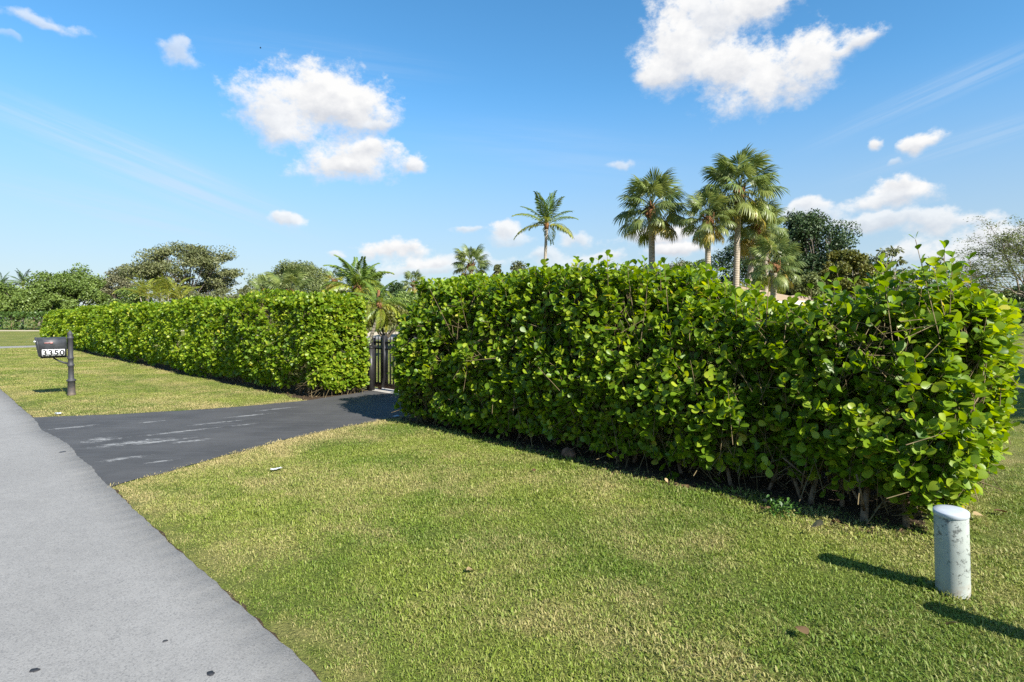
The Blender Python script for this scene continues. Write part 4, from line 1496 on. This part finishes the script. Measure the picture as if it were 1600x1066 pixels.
def sparse_tree():
    """half-bare feathery tree at the right edge"""
    r = np.random.default_rng(77)
    Y = 40
    base = np.array(((1640 - 800) / FPX * Y, Y, 0))
    root = thing('sparse_tree', 'half bare wide tree with feathery leaves at the right edge', 'tree', base, 0, 'trees behind the hedges')
    mb = MB(); tips = []
    def grow(p, d, l, rad, lev):
        q = p + d * l * .5 + r.normal(0, .05 * l, 3); e = p + d * l
        mb.tube([p, q, e], (rad, rad * .8, rad * .6), 5 if lev < 2 else 3, False)
        if lev >= 5:
            tips.append(e); return
        if lev >= 3: tips.append(q)
        for k in range(3 if lev < 4 else 2):
            nd = unit(d + r.normal(0, .52, 3) * np.array((1.1, 1.1, .55)) + np.array((-.10, 0, .02)))
            grow(e if k else q * .3 + e * .7, nd, l * r.uniform(.62, .85), rad * .58, lev + 1)
    mb.tube([(0, 0, 0), (-.1, 0, 1.2), (-.3, 0, 2.2)], (.28, .22, .18), 8)
    for d in [(-1, 0, .75), (-.6, .3, 1.1), (-.9, -.4, .35), (.2, .2, 1.2), (.8, -.2, .7), (-1.0, .2, .15)]:
        grow(np.array((-.3, 0, 2.1)), unit(np.array(d, float)), 2.3, .10, 1)
    mb.build('trunk', M['bark'], root, True)
    tips = np.array(tips)
    n = 15000
    c0 = tips[r.integers(0, len(tips), n)] + r.normal(0, .24, (n, 3)) * np.array((1.2, 1.2, .5))
    a = unit(r.normal(size=(n, 3)) * np.array((1, 1, .4))); c = unit(r.normal(0, .4, (n, 3)) + (0, 0, 1)); c = unit(c - a * (a * c).sum(-1, keepdims=True))
    L = dict(o=c0, a=a, c=c, size=r.uniform(.10, .22, n), wid=np.full(n, .55), curl=np.ones(n), var=np.clip(r.normal(.5, .2, n), 0, 1))
    V, F, var = leaves_mesh(L, LEAF_LOW)
    obj('crown', V, [F], M['feather_leaf'], root, False, {'var': var})


sparse_tree()


def shade_tree(x, y, h, w, seed, label):
    """trees standing right of the frame whose shade falls on the lawn"""
    r = np.random.default_rng(980 + seed)
    root = thing('shade_tree', label, 'tree', (x, y, 0), 0, 'trees right of the frame')
    blobs = []
    for k in range(26):
        d = unit(r.normal(size=3)); f = r.uniform(.3, .85)
        blobs.append((d[0] * w * f, d[1] * w * f, h * .68 + d[2] * h * .26 * f, w * .33, w * .33, h * .12))
    V, F, var = crown_mesh(blobs, 7000, .34, r)
    mb = MB(); mb.tube([(0, 0, 0), (.1, 0, h * .3), (0, 0, h * .6)], (.24, .19, .13), 8)
    for b in blobs: mb.tube([(0, 0, h * .4), b[:3]], (.08, .02), 4, False)
    mb.build('trunk', M['bark'], root, True)
    obj('crown', V, [F], M['green_leaf'], root, False, {'var': var})


shade_tree(15.9, 4.6, 8.0, 3.6, 1, 'round leafy tree standing right of the frame, shading the near lawn')
shade_tree(20.8, 9.6, 8.5, 4.2, 2, 'round leafy tree right of the frame, shading the far lawn')


# ------------------------------------------------------------------ houses
def house(label, cx, cy, rz, lx, ly, eave, ridge, seed, win):
    root = thing('house', label, 'house', (cx, cy, 0), rz, 'single storey houses behind the hedge')
    mb = MB(); mb.box((0, 0, eave / 2), (lx - 1.3, ly - 1.3, eave)); mb.build('wall', M['house_wall'], root)
    hx, hy = lx / 2, ly / 2
    rl = max(.3, hx - hy)
    V = [(-hx, -hy, eave), (hx, -hy, eave), (hx, hy, eave), (-hx, hy, eave), (-rl, 0, ridge), (rl, 0, ridge)]
    V += [(x * .985, y * .985, eave - .03) for x, y in ((-hx, -hy), (hx, -hy), (hx, hy), (-hx, hy))]
    obj('roof', V, [np.array([[1, 2, 5], [3, 0, 4]]), np.array([[0, 1, 5, 4], [2, 3, 4, 5], [9, 8, 7, 6]])], M['shingle'], root)
    for (c, s) in [((0, -hy, eave - .10), (lx + .04, .04, .20)), ((0, hy, eave - .10), (lx + .04, .04, .20)), ((-hx, 0, eave - .10), (.04, ly - .05, .20)), ((hx, 0, eave - .10), (.04, ly - .05, .20))]:
        f = MB(); f.box(c, s); f.build('fascia', M['fascia'], root)
    yw = -(ly - 1.3) / 2
    for x in win:
        fr = MB()
        for c, s in [((x, yw - .03, 1.95), (1.3, .07, .08)), ((x, yw - .03, .95), (1.3, .09, .08)), ((x - .61, yw - .03, 1.45), (.08, .07, .92)), ((x + .61, yw - .03, 1.45), (.08, .07, .92)), ((x, yw - .03, 1.45), (.05, .05, .92))]:
            fr.box(c, s)
        w = fr.build('window', M['fascia'], root)
        g = MB(); g.box((x, yw - .012, 1.45), (1.14, .015, .92)); g.build('pane', M['glass'], w)
    return root


house('low house with a tan shingle hip roof behind the palm cluster', 9.7, 32.5, math.radians(-7), 11.0, 8.2, 2.42, 3.72, 1, (-3.4, -.4, 2.0, 4.1))
house('small house corner with a tan roof seen over the gate', -5.8, 51, math.radians(4), 9.0, 7.0, 2.55, 3.75, 2, (-2.6, 2.0))
house('far roof end just right of the tan house, almost hidden by leaves', 20.3, 38.0, math.radians(-7), 8.0, 6.5, 2.5, 3.3, 3, (-1.5,))


# ------------------------------------------------------------------ gate and fence
def bar_frame(s, t, z):
    return np.array((*ST(s, t), z))


Rst = np.array([[U[0], N[0], 0], [U[1], N[1], 0], [0, 0, 1.]])


def gate():
    s0, s1, t = 11.30, 7.45, 7.08
    base = bar_frame((s0 + s1) / 2, t, 0)
    root = thing('gate', 'black metal picket gate across the driveway between the hedges', 'gate', base)
    def B(name, s, tt, z, size, mat='black_metal'):
        mb = MB(); mb.box(bar_frame(s, tt, z) - base, size, Rst); return mb.build(name, M[mat], root)
    for s in np.arange(s1 + .12, s0 - .05, .118):
        pk = MB()
        pk.box(bar_frame(s, t, .62) - base, (.026, .026, 1.06), Rst)
        p = bar_frame(s, t, 1.15) - base
        h = .013
        V = [p + Rst @ np.array(v) for v in ((-h, -h, 0), (h, -h, 0), (h, h, 0), (-h, h, 0), (0, 0, .055))]
        pk.add(V, [np.array([[0, 1, 4], [1, 2, 4], [2, 3, 4], [3, 0, 4]])])
        pk.build('picket', M['black_metal'], root)
    B('stile', s0 - .42, t, .64, (.11, .07, 1.14)); B('stile', s0, t, .62, (.045, .045, 1.08)); B('stile', s1, t, .62, (.06, .06, 1.1))
    B('top_rail', (s0 + s1) / 2, t, 1.06, (s0 - s1 - .02, .036, .04)); B('middle_rail', (s0 + s1) / 2, t, .92, (s0 - s1 - .02, .036, .03))
    B('bottom_rail', (s0 + s1) / 2, t, .115, (s0 - s1 + .06, .06, .10), 'rust')
    for s in (s0 - .25, s0 - 1.1):
        w = MB()
        a = np.linspace(0, 2 * np.pi, 13)[:-1]
        c = bar_frame(s, t, .055) - base
        V = np.array([c + Rst @ np.array((.05 * math.cos(x), k, .05 * math.sin(x))) for k in (-.02, .02) for x in a])
        w.add(V, [np.array([[i, (i + 1) % 12, 12 + (i + 1) % 12, 12 + i] for i in range(12)])])
        w.add(np.vstack([V[:12], [c + Rst @ np.array((0, -.02, 0))]]), [np.array([[12, (i + 1) % 12, i] for i in range(12)])])
        w.add(np.vstack([V[12:], [c + Rst @ np.array((0, .02, 0))]]), [np.array([[12, i, (i + 1) % 12] for i in range(12)])])
        w.build('roller', M['rust'], root)
    # side fence running off behind the left hedge
    fs0, fs1, ft = 11.42, 12.75, 6.98
    fb = bar_frame(12.0, ft, 0)
    fr = thing('fence', 'black metal picket fence with a low square post left of the gate', 'fence', fb)
    def FB(name, s, tt, z, size, mat='black_metal'):
        mb = MB(); mb.box(bar_frame(s, tt, z) - fb, size, Rst); return mb.build(name, M[mat], fr)
    po = FB('post', 11.10, 6.88, .47, (.125, .125, .94))
    pm = MB(); pm.box(bar_frame(11.10, 6.88, .955) - fb, (.15, .15, .03), Rst); pm.build('post_cap', M['black_metal'], po)
    for s in np.arange(fs0 + .05, fs1, .118):
        FB('picket', s, ft, .56, (.02, .02, 1.0))
    for s in (11.22, 11.33):
        FB('picket', s, ft, .56, (.02, .02, 1.0))
    FB('rail', (fs0 + fs1) / 2 - .2, ft, .98, (fs1 - fs0 + .42, .034, .036)); FB('rail', (fs0 + fs1) / 2, ft, .18, (fs1 - fs0, .034, .036))


gate()


# ------------------------------------------------------------------ mailbox
def mailbox():
    P = gp(112, 618); P[2] = 0
    rz = math.atan2(-N[1], -N[0])                       # local +x points to the road
    root = thing('mailbox', 'dark grey mailbox numbered 3350 on a turned black post', 'mailbox', P, rz)
    mb = MB()
    mb.lathe([(0.0, -.02), (.074, -.02), (.074, .035), (.068, .05), (.066, .29), (.083, .30), (.083, .322), (.060, .34), (.050, .36), (.047, .60), (.060, .61), (.060, .64), (.048, .65), (.046, .75), (.058, .76), (.058, .785), (.047, .80),
              (.050, 1.17), (.060, 1.18), (.060, 1.205), (.036, 1.22), (.046, 1.255), (.040, 1.30), (.018, 1.325), (.006, 1.345), (0, 1.35)], 18)
    po = mb.build('post', M['mail_post'], root, True)
    po.rotation_euler = (math.radians(-1.2), math.radians(1.4), 0)
    # bracket: flat arm with curved brace
    br = MB()
    br.box((.27, 0, .806), (.46, .055, .030))
    br.tube([(.045, 0, .655), (.14, 0, .69), (.23, 0, .738), (.30, 0, .79)], (.022, .020, .018, .016), 6)
    br.build('bracket', M['mailbox'], root)
    # box body: extruded along x, walls lean, shallow arched top
    hw = .135
    sec = [(-hw, .825), (hw, .825), (hw, 1.08)] + [(hw * math.cos(a), 1.08 + .13 * math.sin(a)) for a in np.linspace(.25, math.pi - .25, 9)] + [(-hw, 1.08)]
    sec = np.array(sec); k = len(sec)
    def lean(x, z): return x + (z - .825) * .18 if x > .4 else x
    rows = []
    for x in (.10, .50):
        rows.append(np.array([(lean(x, z), y, z) for y, z in sec]))
    V = np.concatenate(rows)
    F = [np.array([[i, (i + 1) % k, k + (i + 1) % k, k + i] for i in range(k)])]
    ctr = [V[:k].mean(0), V[k:].mean(0)]
    V = np.vstack([V, ctr])
    F.append(np.array([[2 * k, (i + 1) % k, i] for i in range(k)] + [[2 * k + 1, k + i, k + (i + 1) % k] for i in range(k)]))
    obj('box', V, F, M['mailbox'], root)
    # door lid, proud and a little wider
    s2 = sec.copy(); s2[:, 0] *= 1.06; s2[:, 1] = .95 + (s2[:, 1] - .95) * 1.03
    V = np.concatenate([np.array([(lean(x, z), y, z) for y, z in s2]) for x in (.503, .521)])
    V = np.vstack([V, V[:k].mean(0), V[k:].mean(0)])
    d = obj('door', V, F, M['mailbox'], root)
    h = MB(); h.box((.592, 0, 1.13), (.03, .05, .025)); h.build('handle', M['white'], d)
    # the side toward the viewer is local +y (right-hand side seen from the road)
    side = 1 if (np.array((-math.sin(rz), math.cos(rz))) @ (-P[:2])) > 0 else -1
    ys = side * (hw + .004)
    fl = MB(); fl.box((.40, side * (hw + .012), 1.10), (.12, .008, .016)); fl.box((.345, side * (hw + .012), 1.10), (.04, .010, .036)); fl.build('flag', M['flag_red'], root)
    # four white number tiles
    digits = '3350'
    order = range(4)
    for i in order:
        # reading left to right from the viewer: road end is at the left in the photograph
        xc = .452 - i * .092
        tl = MB(); tl.box((xc, ys, .904), (.085, .006, .128)); tile = tl.build('number_tile', M['white'], root)
        cu = bpy.data.curves.new('digit', 'FONT'); cu.body = digits[i]; cu.size = .152; cu.align_x = 'CENTER'; cu.extrude = .002; cu.offset = .006
        tmp = bpy.data.objects.new('digit', cu); COL.objects.link(tmp)
        bpy.context.view_layer.update()
        me = bpy.data.meshes.new_from_object(tmp.evaluated_get(bpy.context.evaluated_depsgraph_get()))
        bpy.data.objects.remove(tmp); me.materials.clear(); me.materials.append(M['digit'])
        o = link('digit', me, tile)
        # text x axis must run toward local -x when seen from outside
        X = Vector((-1, 0, 0)); Z = Vector((0, side, 0)); Yv = Vector((0, 0, 1))
        R3 = Matrix((X, Yv, Z)).transposed()
        if R3.determinant() < 0:
            X = Vector((1, 0, 0)); R3 = Matrix((X, Yv, Z)).transposed()
        o.matrix_local = Matrix.Translation((xc, ys + side * .0055, .850)) @ R3.to_4x4()


mailbox()


# ------------------------------------------------------------------ utility pedestals
def pedestal(label, x, y, h, lean, cap_tilt, group):
    root = thing('utility_pedestal', label, 'utility post', (x, y, 0), 0, group)
    mb = MB()
    prof = [(.0835, -.03), (.0835, h * .33), (.083, h * .66), (.0825, h - .028), (.080, h - .022)]
    mb.lathe(prof, 40)
    t = mb.build('tube', M['pedestal'], root, True)
    cp = MB()
    cp.lathe([(.0845, h - .028), (.0865, h - .026), (.0865, h - .004), (.083, h), (.05, h + .004), (.0, h + .005)], 40)
    c = cp.build('cap', M['pedestal_cap'], root, True)
    lt = MB(); lt.box((.082, -.022, h - .06), (.012, .026, .03)); lt.build('latch', M['pedestal'], root)
    root.rotation_euler = lean
    return root


pb = gp(1489, 926)
pedestal('weathered pale grey round utility post standing on the grass by the hedge', pb[0], pb[1], .49, (math.radians(1.5), math.radians(-4.0), .3), 0, 'round utility posts')
pedestal('round utility post just outside the right edge of the picture', 2.78, 2.66, .50, (0, 0, 1.0), 0, 'round utility posts')


# ------------------------------------------------------------------ small things on the ground
def dead_leaf(label, px, py, size, seed, var):
    r = np.random.default_rng(seed)
    p = gp(px, py)
    T, F = LEAF_FINE
    V = T * np.array((1, 1.1, 1)) * size
    V[:, 2] += .03 * size * np.sin(V[:, 0] / size * 5) + size * .25 * (np.abs(V[:, 1]) / size) ** 1.2
    o = obj('fallen_leaf', V, [F], M['dry_leaf'], None, True, {'var': np.full(len(V), var)})
    o.location = (p[0], p[1], .036)
    o.rotation_euler = (r.normal(0, .25), r.normal(0, .25), r.uniform(0, 6.28))
    tag(o, label, 'leaf', 'dry leaves on the grass')


dead_leaf('pale tan dry leaf on the grass in the middle of the verge', 728, 901, .075, 1, .85)
dead_leaf('brown dry leaf on the grass near the bottom, left of the post shadows', 1241, 991, .08, 2, .3)
dead_leaf('tan dry leaf on the grass under the right end of the hedge', 1266, 834, .13, 3, .9)
dead_leaf('dark brown dry leaf on the grass right of the post', 1551, 806, .10, 4, .05)
dead_leaf('yellowish dry leaf lying beside the dark leaf right of the post', 1538, 815, .09, 5, .95)
dead_leaf('curled pale leaf on the grass in front of the post', 1500, 985, .08, 6, .7)
dead_leaf('small dark leaf on the grass just below the soil, mid hedge', 833, 738, .06, 7, .0)


def scrap(label, px, py, size, seed, cat='paper scrap'):
    r = np.random.default_rng(seed)
    p = gp(px, py)
    g = 6
    u = np.linspace(-.5, .5, g)
    X, Yv = np.meshgrid(u, u)
    V = np.stack([X.ravel() * size * 1.7 + r.normal(0, .07 * size, g * g), Yv.ravel() * size * .8 + r.normal(0, .07 * size, g * g), .006 + .16 * size * r.uniform(size=g * g)], -1)
    F = np.array([[i * g + j, i * g + j + 1, (i + 1) * g + j + 1, (i + 1) * g + j] for i in range(g - 1) for j in range(g - 1)])
    o = obj('paper_scrap', V, [F], M['paper'])
    o.location = (p[0], p[1], .022)
    o.rotation_euler = (0, 0, r.uniform(0, 3))
    tag(o, label, cat, 'white scraps on the ground')


scrap('white crumpled scrap lying on the grass near the driveway', 432, 737, .06, 1)
scrap('white flat scrap at the far edge of the driveway near the mailbox', 91, 649, .09, 2)
scrap('white scrap at the driveway edge beside the near hedge', 619, 653, .075, 3)


def rock():
    r = np.random.default_rng(5)
    p = gp(889, 714)
    V, F = [], []
    mb = MB()
    th = np.linspace(0, np.pi, 8)
    mb.lathe(np.stack([np.sin(th) * .075 + .0005, -np.cos(th) * .06 + .035], -1), 12)
    v = np.concatenate(mb.V); v += unit(v - (0, 0, .06)) * (lump(v * 8, 1.0, 2) * .03)[:, None]
    o = obj('rock', v, [np.concatenate(mb.F4)], M['rock'], None, True)
    o.location = (p[0], p[1], 0)
    tag(o, 'reddish brown rock in the soil under the near hedge', 'rock')


rock()


def weed():
    r = np.random.default_rng(9)
    p = gp(1222, 806)
    root = thing('weed', 'small bright green weed growing under the hedge foot', 'weed', (p[0], p[1], 0))
    n = 130
    o = r.normal(0, .06, (n, 3)) * np.array((1, 1, .0)) + np.array((0, 0, 1.)) * r.uniform(.01, .13, (n, 1))
    a = unit(r.normal(size=(n, 3)) + (0, 0, .4)); c = unit(r.normal(0, .4, (n, 3)) + (0, 0, 1)); c = unit(c - a * (a * c).sum(-1, keepdims=True))
    L = dict(o=o, a=a, c=c, size=r.uniform(.02, .042, n), wid=np.full(n, .8), curl=np.ones(n), var=r.uniform(size=n))
    V, F, var = leaves_mesh(L, LEAF_LOW)
    obj('leaves', V, [F], M['weed'], root, True, {'var': var})
    mb = MB()
    for k in range(8):
        e = np.array((r.normal(0, .06), r.normal(0, .06), r.uniform(.06, .12)))
        mb.tube([(0, 0, 0), e * .5 + (0, 0, .02), e], (.003, .0025, .002), 4)
    mb.build('stems', M['weed'], root)


weed()


def litter():
    """dead leaves and crumbs on the soil"""
    r = np.random.default_rng(13)
    n = 1000
    s = np.concatenate([r.uniform(.9, 7.6, n - 400), r.uniform(10.8, 24, 400)])
    t = bed_edge(s) + r.exponential(.28, n) + .02
    x, y = ST(s, t)
    o = np.stack([x, y, r.uniform(.008, .02, n)], -1)
    a = unit(r.normal(size=(n, 3)) * np.array((1, 1, .15))); c = unit(r.normal(0, .35, (n, 3)) + (0, 0, 1)); c = unit(c - a * (a * c).sum(-1, keepdims=True))
    L = dict(o=o, a=a, c=c, size=r.uniform(.015, .06, n), wid=r.uniform(.6, 1.1, n), curl=r.uniform(-1, 3, n), var=np.clip(r.normal(.3, .3, n), 0, 1))
    V, F, var = leaves_mesh(L, LEAF_LOW)
    tag(obj('leaf_litter', V, [F], M['dry_leaf'], None, True, {'var': var}), 'dead brown leaves littering the soil under the hedges', kind='stuff')


litter()


def tar_spot(px, py, rad, seed):
    r = np.random.default_rng(seed)
    p = gp(px, py)
    a = np.linspace(0, 2 * np.pi, 19)[:-1]
    rr = rad * (1 + .22 * np.sin(a * 2 + r.uniform(0, 6)) + .12 * np.sin(a * 5))
    top = np.stack([rr * np.cos(a) * .9, rr * np.sin(a) * .9, np.full(18, .0035)], -1); bot = np.stack([rr * np.cos(a), rr * np.sin(a), np.zeros(18)], -1)
    V = np.vstack([top, bot, [(0, 0, .004)]])
    F = [np.array([[36, i, (i + 1) % 18] for i in range(18)]), np.array([[18 + i, 18 + (i + 1) % 18, (i + 1) % 18, i] for i in range(18)])]
    o = obj('tar_spot', V, F, M['tar'])
    o.location = (p[0], p[1], .0122)
    tag(o, kind='structure')


tar_spot(329, 1057, .018, 1)
tar_spot(54, 1052, .018, 2)
tar_spot(258, 1006, .010, 3)
tar_spot(98, 708, .03, 4)


def bird():
    p = at(407, 75, 70)
    root = thing('bird', 'tiny dark bird flying high in the left sky', 'bird', p, .4)
    mb = MB(); mb.tube([(-.12, 0, 0), (-.03, 0, .01), (.06, 0, .01), (.12, 0, .005)], (.008, .035, .03, .008), 6)
    mb.build('body', M['bird'], root, True)
    for sg in (1, -1):
        obj('wing', [(-.05, 0, .01), (.05, 0, .01), (.03, sg * .16, .05), (-.04, sg * .17, .045), (-.03, sg * .30, .02), (0, sg * .28, .025)], [np.array([[0, 1, 2, 3], [3, 2, 5, 4]])], M['bird'], root)


bird()
